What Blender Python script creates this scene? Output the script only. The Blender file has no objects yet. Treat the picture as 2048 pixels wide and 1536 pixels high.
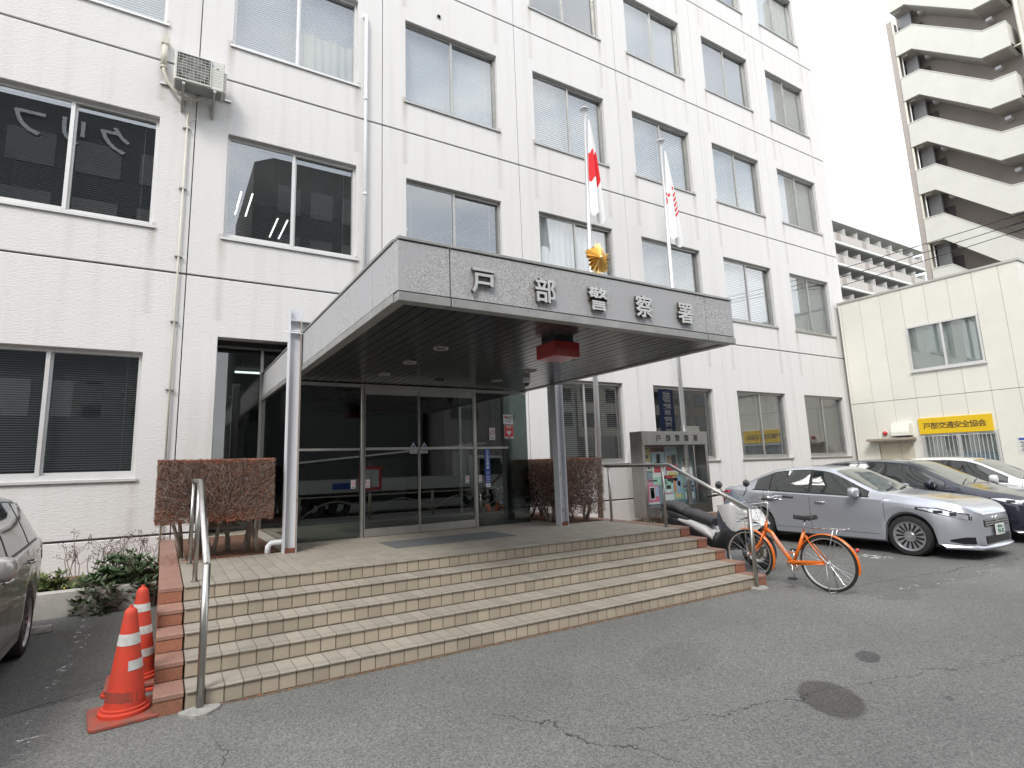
import bpy, bmesh, math, random
from math import sin, cos, pi, radians as RAD, sqrt
from mathutils import Vector, Matrix

scene = bpy.context.scene
C = scene.collection
random.seed(7)

# ------------------------------------------------------------------ camera, sky, sun, exposure
CAM = Vector((0.0, -10.5, 1.67))
YAW, PITCH, ROLL = RAD(30.483), RAD(9.2908), RAD(-1.7113)
fw = Vector((sin(YAW)*cos(PITCH), cos(YAW)*cos(PITCH), sin(PITCH)))
rt = Vector((cos(YAW), -sin(YAW), 0.0)); up = rt.cross(fw)
rt2 = rt*cos(ROLL)+up*sin(ROLL); up2 = up*cos(ROLL)-rt*sin(ROLL)
cd = bpy.data.cameras.new('camera'); cam = bpy.data.objects.new('camera', cd); C.objects.link(cam)
cam.matrix_world = Matrix(((rt2.x, up2.x, -fw.x, CAM.x), (rt2.y, up2.y, -fw.y, CAM.y), (rt2.z, up2.z, -fw.z, CAM.z), (0, 0, 0, 1)))
cd.sensor_width = 36.0; cd.sensor_fit = 'HORIZONTAL'; cd.lens = 1110.975/2048*36.0
cd.shift_x = (1024-981.45)/2048; cd.shift_y = -(768-748.79)/2048
cd.clip_start = 0.05; cd.clip_end = 2000
scene.camera = cam

SUN_EL, SUN_AZ = RAD(46), RAD(226)      # azimuth clockwise from +y (north); sun stands behind the camera, to its left
w = bpy.data.worlds.new('World'); scene.world = w; w.use_nodes = True
nt = w.node_tree; nt.nodes.clear()
def N(t, kind, **kw):
    n = t.nodes.new(kind)
    for k, v in kw.items():
        if k in n.inputs: n.inputs[k].default_value = v
        else: setattr(n, k, v)
    return n
L = lambda t, a, b: t.links.new(a, b)
out = N(nt, 'ShaderNodeOutputWorld'); bg = N(nt, 'ShaderNodeBackground'); bg.inputs[1].default_value = 0.12
sky = N(nt, 'ShaderNodeTexSky', sky_type='NISHITA', sun_disc=False)
sky.sun_elevation = SUN_EL; sky.sun_rotation = SUN_AZ; sky.air_density = 1.2; sky.dust_density = 2.0; sky.ozone_density = 1.0
tc = N(nt, 'ShaderNodeTexCoord'); mp = N(nt, 'ShaderNodeMapping'); mp.inputs['Scale'].default_value = (1, 1, 2.4)
nz = N(nt, 'ShaderNodeTexNoise'); nz.inputs['Scale'].default_value = 2.3; nz.inputs['Detail'].default_value = 6; nz.inputs['Roughness'].default_value = 0.55
rp = N(nt, 'ShaderNodeValToRGB'); rp.color_ramp.elements[0].position = 0.38; rp.color_ramp.elements[0].color = (0.46, 0.46, 0.46, 1); rp.color_ramp.elements[1].position = 0.62
mx = N(nt, 'ShaderNodeMixRGB'); mx.inputs[2].default_value = (8.4, 8.45, 8.6, 1)
L(nt, tc.outputs['Generated'], mp.inputs[0]); L(nt, mp.outputs[0], nz.inputs['Vector']); L(nt, nz.outputs[0], rp.inputs[0])
L(nt, rp.outputs[0], mx.inputs[0]); L(nt, sky.outputs[0], mx.inputs[1]); L(nt, mx.outputs[0], bg.inputs[0]); L(nt, bg.outputs[0], out.inputs[0])

sd = bpy.data.lights.new('sun', 'SUN'); sd.energy = 1.0; sd.angle = RAD(16); sd.color = (1.0, 0.97, 0.92)
sun = bpy.data.objects.new('sun', sd); C.objects.link(sun)
sdir = Vector((sin(SUN_AZ)*cos(SUN_EL), cos(SUN_AZ)*cos(SUN_EL), sin(SUN_EL)))
sun.location = sdir*60; sun.rotation_euler = sdir.to_track_quat('Z', 'Y').to_euler()

vs = scene.view_settings; vs.view_transform = 'Standard'; vs.look = 'None'; vs.gamma = 1.0; vs.use_curve_mapping = False
vs.exposure = 1.13

cy = scene.cycles; cy.max_bounces = 7; cy.diffuse_bounces = 3; cy.glossy_bounces = 4; cy.transmission_bounces = 4; cy.transparent_max_bounces = 14
cy.caustics_reflective = False; cy.caustics_refractive = False; cy.use_denoising = True; cy.use_adaptive_sampling = True; cy.adaptive_threshold = .015
# ------------------------------------------------------------------ helpers
class MB:
    """collects geometry for ONE mesh object; coordinates are world (or local to a rotated root)"""
    def __init__(s): s.v = []; s.f = []
    def add(s, vs, fs):
        b = len(s.v); s.v += [tuple(v) for v in vs]; s.f += [tuple(b+i for i in f) for f in fs]; return s
    def box(s, x0, x1, y0, y1, z0, z1):
        return s.add([(x0,y0,z0),(x1,y0,z0),(x1,y1,z0),(x0,y1,z0),(x0,y0,z1),(x1,y0,z1),(x1,y1,z1),(x0,y1,z1)],
                     [(0,3,2,1),(4,5,6,7),(0,1,5,4),(1,2,6,5),(2,3,7,6),(3,0,4,7)])
    def quad(s, a, b, c, d): return s.add([a,b,c,d], [(0,1,2,3)])
    def prism(s, poly, axis, a0, a1):
        """poly: 2D points in the two other axes (order x,y,z without `axis`), extruded along axis a0..a1"""
        n = len(poly)
        def p(q, a):
            if axis == 0: return (a, q[0], q[1])
            if axis == 1: return (q[0], a, q[1])
            return (q[0], q[1], a)
        vs = [p(q, a0) for q in poly]+[p(q, a1) for q in poly]
        fs = [tuple(range(n)), tuple(range(2*n-1, n-1, -1))]+[(i, i+n, (i+1) % n+n, (i+1) % n) for i in range(n)]
        return s.add(vs, fs)
    def tube(s, pts, r, n=8, cap=True):
        pts = [Vector(p) for p in pts]; rr = r if isinstance(r, (list, tuple)) else [r]*len(pts)
        b = len(s.v); m = len(pts); prev = None
        for i, p in enumerate(pts):
            t = (pts[min(i+1, m-1)]-pts[max(i-1, 0)]).normalized()
            if prev is None:
                a = Vector((0, 0, 1)) if abs(t.z) < .9 else Vector((1, 0, 0)); u = t.cross(a).normalized()
            else:
                u = (prev-t*prev.dot(t)).normalized()
            prev = u; q = t.cross(u)
            for k in range(n):
                a = 2*pi*k/n; s.v.append(tuple(p+(u*cos(a)+q*sin(a))*rr[i]))
        for i in range(m-1):
            for k in range(n): s.f.append((b+i*n+k, b+i*n+(k+1) % n, b+(i+1)*n+(k+1) % n, b+(i+1)*n+k))
        if cap:
            s.f.append(tuple(b+k for k in range(n-1, -1, -1))); s.f.append(tuple(b+(m-1)*n+k for k in range(n)))
        return s
    def lathe(s, prof, c=(0,0,0), axis=2, n=24, close=False, cap=True):
        """prof: (r, h) list, spun round axis through c"""
        b = len(s.v); m = len(prof)
        for r, h in prof:
            for k in range(n):
                a = 2*pi*k/n; u, q = r*cos(a), r*sin(a)
                p = (h, u, q) if axis == 0 else (u, h, q) if axis == 1 else (u, q, h)
                s.v.append((p[0]+c[0], p[1]+c[1], p[2]+c[2]))
        for i in range(m-1 if not close else m):
            j = (i+1) % m
            for k in range(n): s.f.append((b+i*n+k, b+i*n+(k+1) % n, b+j*n+(k+1) % n, b+j*n+k))
        if not close and cap:
            if prof[0][0] > 1e-5: s.f.append(tuple(b+k for k in range(n-1, -1, -1)))
            if prof[-1][0] > 1e-5: s.f.append(tuple(b+(m-1)*n+k for k in range(n)))
        return s
    def torus(s, c, R, r, axis=0, n=40, m=8):
        prof = [(R+r*cos(2*pi*k/m), r*sin(2*pi*k/m)) for k in range(m)]
        return s.lathe(prof, c, axis, n, close=True)
    def grid(s, P):
        """P: rows of points"""
        b = len(s.v); n = len(P[0])
        for r in P: s.v += [tuple(q) for q in r]
        for i in range(len(P)-1):
            for k in range(n-1): s.f.append((b+i*n+k, b+i*n+k+1, b+(i+1)*n+k+1, b+(i+1)*n+k))
        return s
    def xf(s, M):
        s.v = [tuple(M @ Vector(v)) for v in s.v]; return s
    def mesh(s, name, mat, smooth=False, recalc=True):
        me = bpy.data.meshes.new(name); me.from_pydata(s.v, [], s.f)
        if recalc:
            bm = bmesh.new(); bm.from_mesh(me); bmesh.ops.recalc_face_normals(bm, faces=bm.faces); bm.to_mesh(me); bm.free()
        if mat: me.materials.append(mat)
        if smooth:
            me.polygons.foreach_set('use_smooth', [True]*len(me.polygons))
            me.update()
            if smooth is not True: me.set_sharp_from_angle(angle=RAD(smooth))
        me.update(); return me
    def build(s, name, mat, parent=None, smooth=False, bevel=0, label=None, recalc=True):
        o = bpy.data.objects.new(name, s.mesh(name, mat, smooth, recalc)); C.objects.link(o)
        if parent: setp(o, parent)
        if bevel:
            m = o.modifiers.new('bevel', 'BEVEL'); m.width = bevel; m.segments = 1; m.limit_method = 'ANGLE'
        if label: o['label'] = label
        return o

def setp(o, parent):
    o.parent = parent
    o.matrix_parent_inverse = (Matrix.Identity(4) if parent.get('_loc') else WM(parent).inverted())
def WM(o):
    m = Matrix.LocRotScale(o.location, o.rotation_euler, o.scale)
    if o.parent: m = WM(o.parent) @ o.matrix_parent_inverse @ m
    return m
LOCALS = set()
def thing(name, label, cat, loc=(0, 0, 0), rz=0.0, group=None, local=False):
    o = bpy.data.objects.new(name, None); C.objects.link(o); o.empty_display_size = .2
    o.location = loc; o.rotation_euler = (0, 0, rz); tag(o, label, cat, group)
    if local: LOCALS.add(o.name)
    return o
def setp(o, parent):
    o.parent = parent
    r = parent
    while r.parent: r = r.parent
    if r.name in LOCALS or parent.type == 'MESH': return          # parts of such a root are built in its own space
    o.matrix_parent_inverse = WM(parent).inverted()
def tag(o, label=None, cat=None, group=None, kind=None):
    if label: o['label'] = label
    if cat: o['category'] = cat
    if group: o['group'] = group
    if kind: o['kind'] = kind
    return o
def struct(o): o['kind'] = 'structure'; return o
def inst(me, name, loc, parent=None, rot=None):
    o = bpy.data.objects.new(name, me); C.objects.link(o); o.location = loc
    if rot: o.rotation_euler = rot
    if parent: setp(o, parent)
    return o
def copy_tree(o, parent=None):
    c = o.copy(); C.objects.link(c)
    if o.name in LOCALS: LOCALS.add(c.name)
    if parent: c.parent = parent
    for ch in [x for x in bpy.data.objects if x.parent == o]: copy_tree(ch, c)
    return c

def text_mb(s, size, depth=0.01, fat=0.0, M=None, align='CENTER', mirror=False):
    """lettering as solid geometry, upright in the xz plane facing -y, base point at the origin"""
    cu = bpy.data.curves.new('txt', 'FONT'); cu.body = s; cu.size = size; cu.extrude = depth/2; cu.offset = fat; cu.align_x = align; cu.resolution_u = 2
    o = bpy.data.objects.new('txt', cu); C.objects.link(o)
    dg = bpy.context.evaluated_depsgraph_get(); dg.update()
    me = bpy.data.meshes.new_from_object(o.evaluated_get(dg))
    mb = MB(); R = Matrix.Rotation(pi/2, 4, 'X')
    if M is not None: R = M @ R
    mb.add([R @ v.co for v in me.vertices], [tuple(p.vertices) for p in me.polygons])
    bpy.data.objects.remove(o); bpy.data.curves.remove(cu); bpy.data.meshes.remove(me)
    return mb

# ------------------------------------------------------------------ materials
def mat(name, col=(.5,.5,.5), rough=.6, metal=0.0, var=0.0, vscale=4.0, bump=0.0, bscale=60.0, spec=.5, col2=None, stretch=(1,1,1), coat=0.0, emit=None, estr=0.0, detail=4.0, bdist=.01, trans=0.0):
    m = bpy.data.materials.new(name); m.use_nodes = True; t = m.node_tree
    b = t.nodes['Principled BSDF']; b.inputs['Base Color'].default_value = (*col, 1); b.inputs['Roughness'].default_value = rough; b.inputs['Metallic'].default_value = metal
    b.inputs['Specular IOR Level'].default_value = spec; b.inputs['Coat Weight'].default_value = coat; b.inputs['Coat Roughness'].default_value = .05
    if trans: b.inputs['Transmission Weight'].default_value = trans
    if emit: b.inputs['Emission Color'].default_value = (*emit, 1); b.inputs['Emission Strength'].default_value = estr
    m['bsdf'] = b.name
    if var or bump or col2:
        tcn = N(t, 'ShaderNodeTexCoord'); mpn = N(t, 'ShaderNodeMapping'); mpn.inputs['Scale'].default_value = stretch; L(t, tcn.outputs['Object'], mpn.inputs[0])
        if var or col2:
            n = N(t, 'ShaderNodeTexNoise'); n.inputs['Scale'].default_value = vscale; n.inputs['Detail'].default_value = detail; n.inputs['Roughness'].default_value = .6; L(t, mpn.outputs[0], n.inputs['Vector'])
            r = N(t, 'ShaderNodeValToRGB'); r.color_ramp.elements[0].position = .3; r.color_ramp.elements[1].position = .7
            c2 = col2 or tuple(min(1, c*(1+var)) for c in col); c1 = col if col2 else tuple(c*(1-var) for c in col)
            r.color_ramp.elements[0].color = (*c1, 1); r.color_ramp.elements[1].color = (*c2, 1)
            L(t, n.outputs[0], r.inputs[0]); L(t, r.outputs[0], b.inputs['Base Color'])
        if bump:
            n2 = N(t, 'ShaderNodeTexNoise'); n2.inputs['Scale'].default_value = bscale; n2.inputs['Detail'].default_value = 3; L(t, mpn.outputs[0], n2.inputs['Vector'])
            bp = N(t, 'ShaderNodeBump'); bp.inputs['Strength'].default_value = bump; bp.inputs['Distance'].default_value = bdist; L(t, n2.outputs[0], bp.inputs['Height']); L(t, bp.outputs[0], b.inputs['Normal'])
    return m
def bs(m): return m.node_tree.nodes['Principled BSDF']

def glass_mat(name, tint=(.72,.78,.76), f0=.06, rough=0.0):
    """thin clear sheet: Schlick mirror part over a tinted see-through part, the same from both sides"""
    m = bpy.data.materials.new(name); m.use_nodes = True; t = m.node_tree; t.nodes.clear()
    o = N(t, 'ShaderNodeOutputMaterial'); mixn = N(t, 'ShaderNodeMixShader'); tr = N(t, 'ShaderNodeBsdfTransparent'); gl = N(t, 'ShaderNodeBsdfGlossy')
    tr.inputs[0].default_value = (*tint, 1); gl.inputs['Roughness'].default_value = rough; gl.inputs['Color'].default_value = (1, 1, 1, 1)
    ge_ = N(t, 'ShaderNodeNewGeometry'); dt = N(t, 'ShaderNodeVectorMath', operation='DOT_PRODUCT'); L(t, ge_.outputs['Incoming'], dt.inputs[0]); L(t, ge_.outputs['Normal'], dt.inputs[1])
    ab = N(t, 'ShaderNodeMath', operation='ABSOLUTE'); L(t, dt.outputs['Value'], ab.inputs[0])
    om = N(t, 'ShaderNodeMath', operation='SUBTRACT'); om.inputs[0].default_value = 1; L(t, ab.outputs[0], om.inputs[1])
    pw = N(t, 'ShaderNodeMath', operation='POWER'); pw.inputs[1].default_value = 5; L(t, om.outputs[0], pw.inputs[0])
    ma_ = N(t, 'ShaderNodeMath', operation='MULTIPLY_ADD'); ma_.inputs[1].default_value = 1-f0; ma_.inputs[2].default_value = f0; L(t, pw.outputs[0], ma_.inputs[0])
    L(t, ma_.outputs[0], mixn.inputs[0]); L(t, tr.outputs[0], mixn.inputs[1]); L(t, gl.outputs[0], mixn.inputs[2]); L(t, mixn.outputs[0], o.inputs[0])
    return m

# white sprayed precast wall with rain streaks under the sill ends
def wall_mat():
    m = mat('wall_white', (.74, .725, .70), .85); t = m.node_tree; b = bs(m)
    tcn = N(t, 'ShaderNodeTexCoord'); sp = N(t, 'ShaderNodeSeparateXYZ'); L(t, tcn.outputs['Object'], sp.inputs[0])
    def ma(op, a, b2=None, c=None):
        n = N(t, 'ShaderNodeMath', operation=op)
        for i, q in enumerate((a, b2, c)):
            if q is None: continue
            if isinstance(q, (int, float)): n.inputs[i].default_value = q
            else: L(t, q, n.inputs[i])
        return n.outputs[0]
    def noise(sc, scale, det=4):
        mp_ = N(t, 'ShaderNodeMapping'); mp_.inputs['Scale'].default_value = sc; L(t, tcn.outputs['Object'], mp_.inputs[0])
        n = N(t, 'ShaderNodeTexNoise'); n.inputs['Scale'].default_value = scale; n.inputs['Detail'].default_value = det; L(t, mp_.outputs[0], n.inputs['Vector']); return n.outputs[0]
    fx = ma('FRACT', ma('DIVIDE', ma('ADD', sp.outputs[0], 34.96-.165), 3.4953))
    wob = ma('MULTIPLY', ma('SUBTRACT', noise((3, 3, 3), 1.5), .5), .012)
    fx = ma('ADD', fx, wob)
    e1 = ma('MULTIPLY', ma('ABSOLUTE', ma('SUBTRACT', fx, .152)), 34); e2 = ma('MULTIPLY', ma('ABSOLUTE', ma('SUBTRACT', fx, .845)), 34)
    em = ma('MAXIMUM', ma('SUBTRACT', 1, e1), ma('SUBTRACT', 1, e2)); em = ma('MAXIMUM', em, 0)
    fz = ma('FRACT', ma('DIVIDE', ma('ADD', sp.outputs[2], 38.85-5.071), 3.885))
    zm = ma('MULTIPLY_ADD', fz, 4.5, .1); zm = ma('MINIMUM', zm, 1); zm = ma('MULTIPLY', zm, ma('LESS_THAN', fz, .215))
    zdrop = ma('MULTIPLY', ma('GREATER_THAN', fz, .80), .45)
    zm = ma('MULTIPLY', ma('ADD', zm, zdrop), ma('ADD', ma('LESS_THAN', sp.outputs[2], 1.62), ma('GREATER_THAN', sp.outputs[2], 4.3)))
    st = noise((9, 9, .35), 1.0, 5)
    drip = ma('MULTIPLY', ma('MULTIPLY', em, zm), ma('MULTIPLY', st, 1.5)); drip = ma('MINIMUM', drip, 1)
    gen = ma('MULTIPLY', ma('MULTIPLY', ma('MAXIMUM', ma('SUBTRACT', noise((5, 5, .22), 1.0, 6), .50), 0), 1.3), ma('MULTIPLY', noise((.35, .35, .3), 1.0, 2), 1.6))
    blot = noise((.5, .5, .35), 1.0, 3)
    mix1 = N(t, 'ShaderNodeMixRGB'); mix1.inputs[1].default_value = (.74, .735, .725, 1); mix1.inputs[2].default_value = (.71, .70, .685, 1); L(t, blot, mix1.inputs[0])
    mix2 = N(t, 'ShaderNodeMixRGB'); mix2.inputs[2].default_value = (.50, .47, .41, 1); L(t, ma('MULTIPLY', gen, .8), mix2.inputs[0]); L(t, mix1.outputs[0], mix2.inputs[1])
    mix3 = N(t, 'ShaderNodeMixRGB'); mix3.inputs[2].default_value = (.36, .31, .255, 1); L(t, ma('MULTIPLY', drip, .80), mix3.inputs[0]); L(t, mix2.outputs[0], mix3.inputs[1])
    L(t, mix3.outputs[0], b.inputs['Base Color'])
    bp = N(t, 'ShaderNodeBump'); bp.inputs['Strength'].default_value = .55; bp.inputs['Distance'].default_value = .012
    hs = ma('ADD', noise((16, 16, 42), 1.0, 3), ma('MULTIPLY', noise((120, 120, 120), 1.0, 2), .25))
    L(t, hs, bp.inputs['Height']); L(t, bp.outputs[0], b.inputs['Normal'])
    return m
def asphalt_mat():
    m = mat('asphalt', (.11, .11, .108), .92); t = m.node_tree; b = bs(m)
    tcn = N(t, 'ShaderNodeTexCoord'); sp = N(t, 'ShaderNodeSeparateXYZ'); L(t, tcn.outputs['Object'], sp.inputs[0])
    def ma(op, a, b2=None, c=None):
        n = N(t, 'ShaderNodeMath', operation=op)
        for i, q in enumerate((a, b2, c)):
            if q is None: continue
            if isinstance(q, (int, float)): n.inputs[i].default_value = q
            else: L(t, q, n.inputs[i])
        return n.outputs[0]
    def noise(scale, det=3, off=0.0):
        mp_ = N(t, 'ShaderNodeMapping'); mp_.inputs['Location'].default_value = (off, off*.7, 0); L(t, tcn.outputs['Object'], mp_.inputs[0])
        n = N(t, 'ShaderNodeTexNoise'); n.inputs['Scale'].default_value = scale; n.inputs['Detail'].default_value = det; n.inputs['Roughness'].default_value = .6; L(t, mp_.outputs[0], n.inputs['Vector']); return n.outputs[0]
    def ramp(v, p0, p1, c0=(0,0,0), c1=(1,1,1)):
        r = N(t, 'ShaderNodeValToRGB'); r.color_ramp.elements[0].position = p0; r.color_ramp.elements[1].position = p1
        r.color_ramp.elements[0].color = (*c0, 1); r.color_ramp.elements[1].color = (*c1, 1); L(t, v, r.inputs[0]); return r.outputs[0]
    def mixc(f, a, c, mode='MIX'):
        n = N(t, 'ShaderNodeMixRGB', blend_type=mode)
        for i, q in ((0, f), (1, a), (2, c)):
            if isinstance(q, (int, float)): n.inputs[i].default_value = q
            elif isinstance(q, tuple): n.inputs[i].default_value = (*q, 1)
            else: L(t, q, n.inputs[i])
        return n.outputs[0]
    vor = N(t, 'ShaderNodeTexVoronoi'); vor.inputs['Scale'].default_value = 95; L(t, tcn.outputs['Object'], vor.inputs['Vector'])
    stone = mixc(.60, (.182, .184, .175), ramp(vor.outputs['Color'], .12, .95, (.075, .078, .073), (.34, .335, .31)))
    big = noise(.55, 5); col = mixc(ramp(big, .35, .68), mixc(1.0, stone, (.78, .78, .79), 'MULTIPLY'), stone)
    # bright worn chips
    chip = ramp(noise(55, 2, 3.0), .70, .74); col = mixc(ma('MULTIPLY', chip, .6), col, (.48, .475, .45))
    # older, darker lot surface beside the steps
    mask = ma('MULTIPLY', ma('LESS_THAN', ma('ADD', sp.outputs[0], ma('MULTIPLY', noise(2, 3), .15)), .18), ma('GREATER_THAN', ma('ADD', sp.outputs[1], ma('MULTIPLY', noise(3, 3), .2)), -4.86))
    mask2 = ma('MULTIPLY', ma('GREATER_THAN', ma('ADD', sp.outputs[0], ma('MULTIPLY', noise(1.4, 3), .6)), 7.6), ma('GREATER_THAN', ma('ADD', sp.outputs[1], ma('MULTIPLY', noise(1.6, 3), .9)), -6.5))
    col = mixc(ma('MULTIPLY', ma('MAXIMUM', mask, ma('MULTIPLY', mask2, .55)), .8), col, mixc(1.0, col, (.62, .62, .62), 'MULTIPLY'))
    # oil and water stains with their own outlines
    wob = ma('MULTIPLY', ma('SUBTRACT', noise(7, 4, 9.0), .5), .9)
    for cx, cy, ax, ay, rot, dark, tint in ((4.11, -8.05, .345, .215, .72, .80, (.50, .465, .46)), (5.18, -7.77, .17, .095, .5, .75, (.42, .42, .43)), (3.9, -6.9, .60, .3, .3, .22, (.72, .72, .72)), (4.75, -8.5, .05, .03, .4, .5, (.5, .5, .5))):
        dx = ma('SUBTRACT', sp.outputs[0], cx); dy = ma('SUBTRACT', sp.outputs[1], cy)
        u = ma('DIVIDE', ma('ADD', ma('MULTIPLY', dx, cos(rot)), ma('MULTIPLY', dy, sin(rot))), ax); v = ma('DIVIDE', ma('SUBTRACT', ma('MULTIPLY', dy, cos(rot)), ma('MULTIPLY', dx, sin(rot))), ay)
        d = ma('ADD', ma('SQRT', ma('ADD', ma('MULTIPLY', u, u), ma('MULTIPLY', v, v))), ma('MULTIPLY', wob, .35 if ax < .3 else .55 if ax > .5 else .14))
        col = mixc(ma('MULTIPLY', ramp(d, .86, 1.0, (1,1,1), (0,0,0)), dark+.15), col, mixc(1.0, col, tint, 'MULTIPLY'))
    # cracks
    def crack(x0, y0, x1, y1, wd, amp, off):
        ln = sqrt((x1-x0)**2+(y1-y0)**2); ux, uy = (x1-x0)/ln, (y1-y0)/ln
        dx = ma('SUBTRACT', sp.outputs[0], x0); dy = ma('SUBTRACT', sp.outputs[1], y0)
        s_ = ma('ADD', ma('MULTIPLY', dx, ux), ma('MULTIPLY', dy, uy)); d_ = ma('SUBTRACT', ma('MULTIPLY', dy, ux), ma('MULTIPLY', dx, uy))
        d_ = ma('ABSOLUTE', ma('ADD', d_, ma('MULTIPLY', ma('SUBTRACT', noise(2.2, 6, off), .5), amp)))
        k = ma('LESS_THAN', d_, ma('MULTIPLY', noise(9, 2, off+2), wd*2)); k = ma('MULTIPLY', k, ma('MULTIPLY', ma('GREATER_THAN', s_, 0), ma('LESS_THAN', s_, ln)))
        return k
    ck = None
    for a in ((-3, -5.95, .05, -4.58, .010, .16, 1.), (2.05, -6.9, 3.35, -9.6, .005, .5, 4.), (.35, -6.3, .75, -9.0, .0045, .6, 7.), (2.6, -7.6, 6.9, -8.6, .004, .5, 11.), (7.2, -6.3, 12, -6.9, .006, .35, 13.), (.6, -7.9, 2.3, -8.6, .0035, .6, 17.)):
        k = crack(*a); ck = k if ck is None else ma('MAXIMUM', ck, k)
    col = mixc(ma('MULTIPLY', ck, .85), col, (.02, .02, .02))
    L(t, col, b.inputs['Base Color'])
    bp = N(t, 'ShaderNodeBump'); bp.inputs['Strength'].default_value = .8; bp.inputs['Distance'].default_value = .006
    L(t, ma('ADD', vor.outputs['Distance'], ma('MULTIPLY', noise(160, 2), .5)), bp.inputs['Height']); L(t, bp.outputs[0], b.inputs['Normal'])
    return m
def worn_paint(name, col, lo, hi, sc=14):
    m = mat(name, col, .8); t = m.node_tree; b = bs(m); o = t.nodes['Material Output']
    tcn = N(t, 'ShaderNodeTexCoord'); n = N(t, 'ShaderNodeTexNoise'); n.inputs['Scale'].default_value = sc; n.inputs['Detail'].default_value = 8; n.inputs['Roughness'].default_value = .7; L(t, tcn.outputs['Object'], n.inputs['Vector'])
    r = N(t, 'ShaderNodeValToRGB'); r.color_ramp.elements[0].position = lo; r.color_ramp.elements[1].position = hi; L(t, n.outputs[0], r.inputs[0])
    L(t, r.outputs[0], b.inputs['Alpha'])
    return m
def granite_mat(name, c1, c2, c3, rough=.45, sc=260):
    m = mat(name, c1, rough); t = m.node_tree; b = bs(m)
    tcn = N(t, 'ShaderNodeTexCoord'); n = N(t, 'ShaderNodeTexVoronoi'); n.inputs['Scale'].default_value = sc; L(t, tcn.outputs['Object'], n.inputs['Vector'])
    r = N(t, 'ShaderNodeValToRGB'); e = r.color_ramp.elements; e[0].position = .1; e[0].color = (*c3, 1); e[1].position = .9; e[1].color = (*c2, 1); k = e.new(.45); k.color = (*c1, 1); L(t, n.outputs['Color'], r.inputs[0])
    n2 = N(t, 'ShaderNodeTexNoise'); n2.inputs['Scale'].default_value = 5; n2.inputs['Detail'].default_value = 4; L(t, tcn.outputs['Object'], n2.inputs['Vector'])
    mixn = N(t, 'ShaderNodeMixRGB', blend_type='MULTIPLY'); mixn.inputs[0].default_value = .6; L(t, r.outputs[0], mixn.inputs[1])
    r2 = N(t, 'ShaderNodeValToRGB'); r2.color_ramp.elements[0].color = (.6,.58,.55,1); r2.color_ramp.elements[1].color = (1.1,1.1,1.1,1); L(t, n2.outputs[0], r2.inputs[0]); L(t, r2.outputs[0], mixn.inputs[2])
    L(t, mixn.outputs[0], b.inputs['Base Color'])
    return m
def objvar(m, amt=.12, sc=1.0):
    """small tone differences from piece to piece (object random)"""
    t = m.node_tree; b = bs(m); oi = N(t, 'ShaderNodeObjectInfo'); r = N(t, 'ShaderNodeMapRange'); r.inputs['To Min'].default_value = 1-amt; r.inputs['To Max'].default_value = 1+amt; L(t, oi.outputs['Random'], r.inputs[0])
    hs = N(t, 'ShaderNodeHueSaturation'); L(t, r.outputs[0], hs.inputs['Value'])
    lk = b.inputs['Base Color'].links
    if lk: L(t, lk[0].from_socket, hs.inputs['Color'])
    else: hs.inputs['Color'].default_value = b.inputs['Base Color'].default_value
    L(t, hs.outputs[0], b.inputs['Base Color']); return m

WALL = wall_mat(); ASPH = asphalt_mat()
JOINT = mat('joint_sealant', (.10, .095, .10), .8, var=.3)
ALU = mat('aluminium', (.62, .62, .60), .38, .85, var=.08, vscale=9)
ALUW = mat('aluminium_frame_pale', (.70, .70, .69), .45, .35, var=.05)
ALUD = mat('aluminium_frame_weathered', (.42, .42, .40), .45, .6, var=.1)
STEEL = mat('stainless_steel', (.44, .43, .405), .36, 1.0, var=.10, vscale=3, stretch=(6, 6, .6))
STEELB = mat('brushed_stainless_board', (.34, .33, .31), .36, 1.0, var=.10, vscale=3, stretch=(4, 4, .5))
GLASS = glass_mat('window_glass', (.90, .92, .92), .145)
DGLASS = glass_mat('door_glass', (.56, .61, .60), .085)
SLATD = mat('blind_slat_dark', (.16, .175, .18), .5)
SLATL = mat('blind_slat_light', (.76, .78, .80), .6)
SLATM = mat('blind_slat_grey', (.50, .53, .55), .6)
CURT = mat('curtain_cloth', (.50, .49, .40), .9, var=.15, vscale=8, stretch=(5, 1, .2))
CURTW = mat('curtain_white', (.70, .72, .72), .9, var=.08, vscale=8, stretch=(5, 1, .2))
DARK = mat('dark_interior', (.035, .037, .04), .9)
BLACK = mat('black_plastic', (.018, .018, .02), .45)
RUBBER = mat('tyre_rubber', (.022, .022, .022), .75, bump=.3, bscale=80)
WHITEP = mat('white_paint', (.74, .75, .78), .45, var=.06, vscale=6)
CHROME = mat('chrome', (.75, .75, .76), .12, 1.0)
TILE = objvar(mat('step_tile', (.37, .315, .24), .75, col2=(.44, .38, .30), vscale=5, detail=8, bump=.2, bscale=400, bdist=.002), .13)
TILET = objvar(mat('tread_tile', (.31, .28, .23), .7, col2=(.385, .35, .295), vscale=4, detail=8, bump=.2, bscale=400, bdist=.002), .10)
GROUT = mat('grout', (.19, .165, .13), .95, var=.35, vscale=20)
TUBE = mat('lit_ceiling_tube', (.9,.9,.9), .5, emit=(1, .98, .95), estr=1.6)
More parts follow.
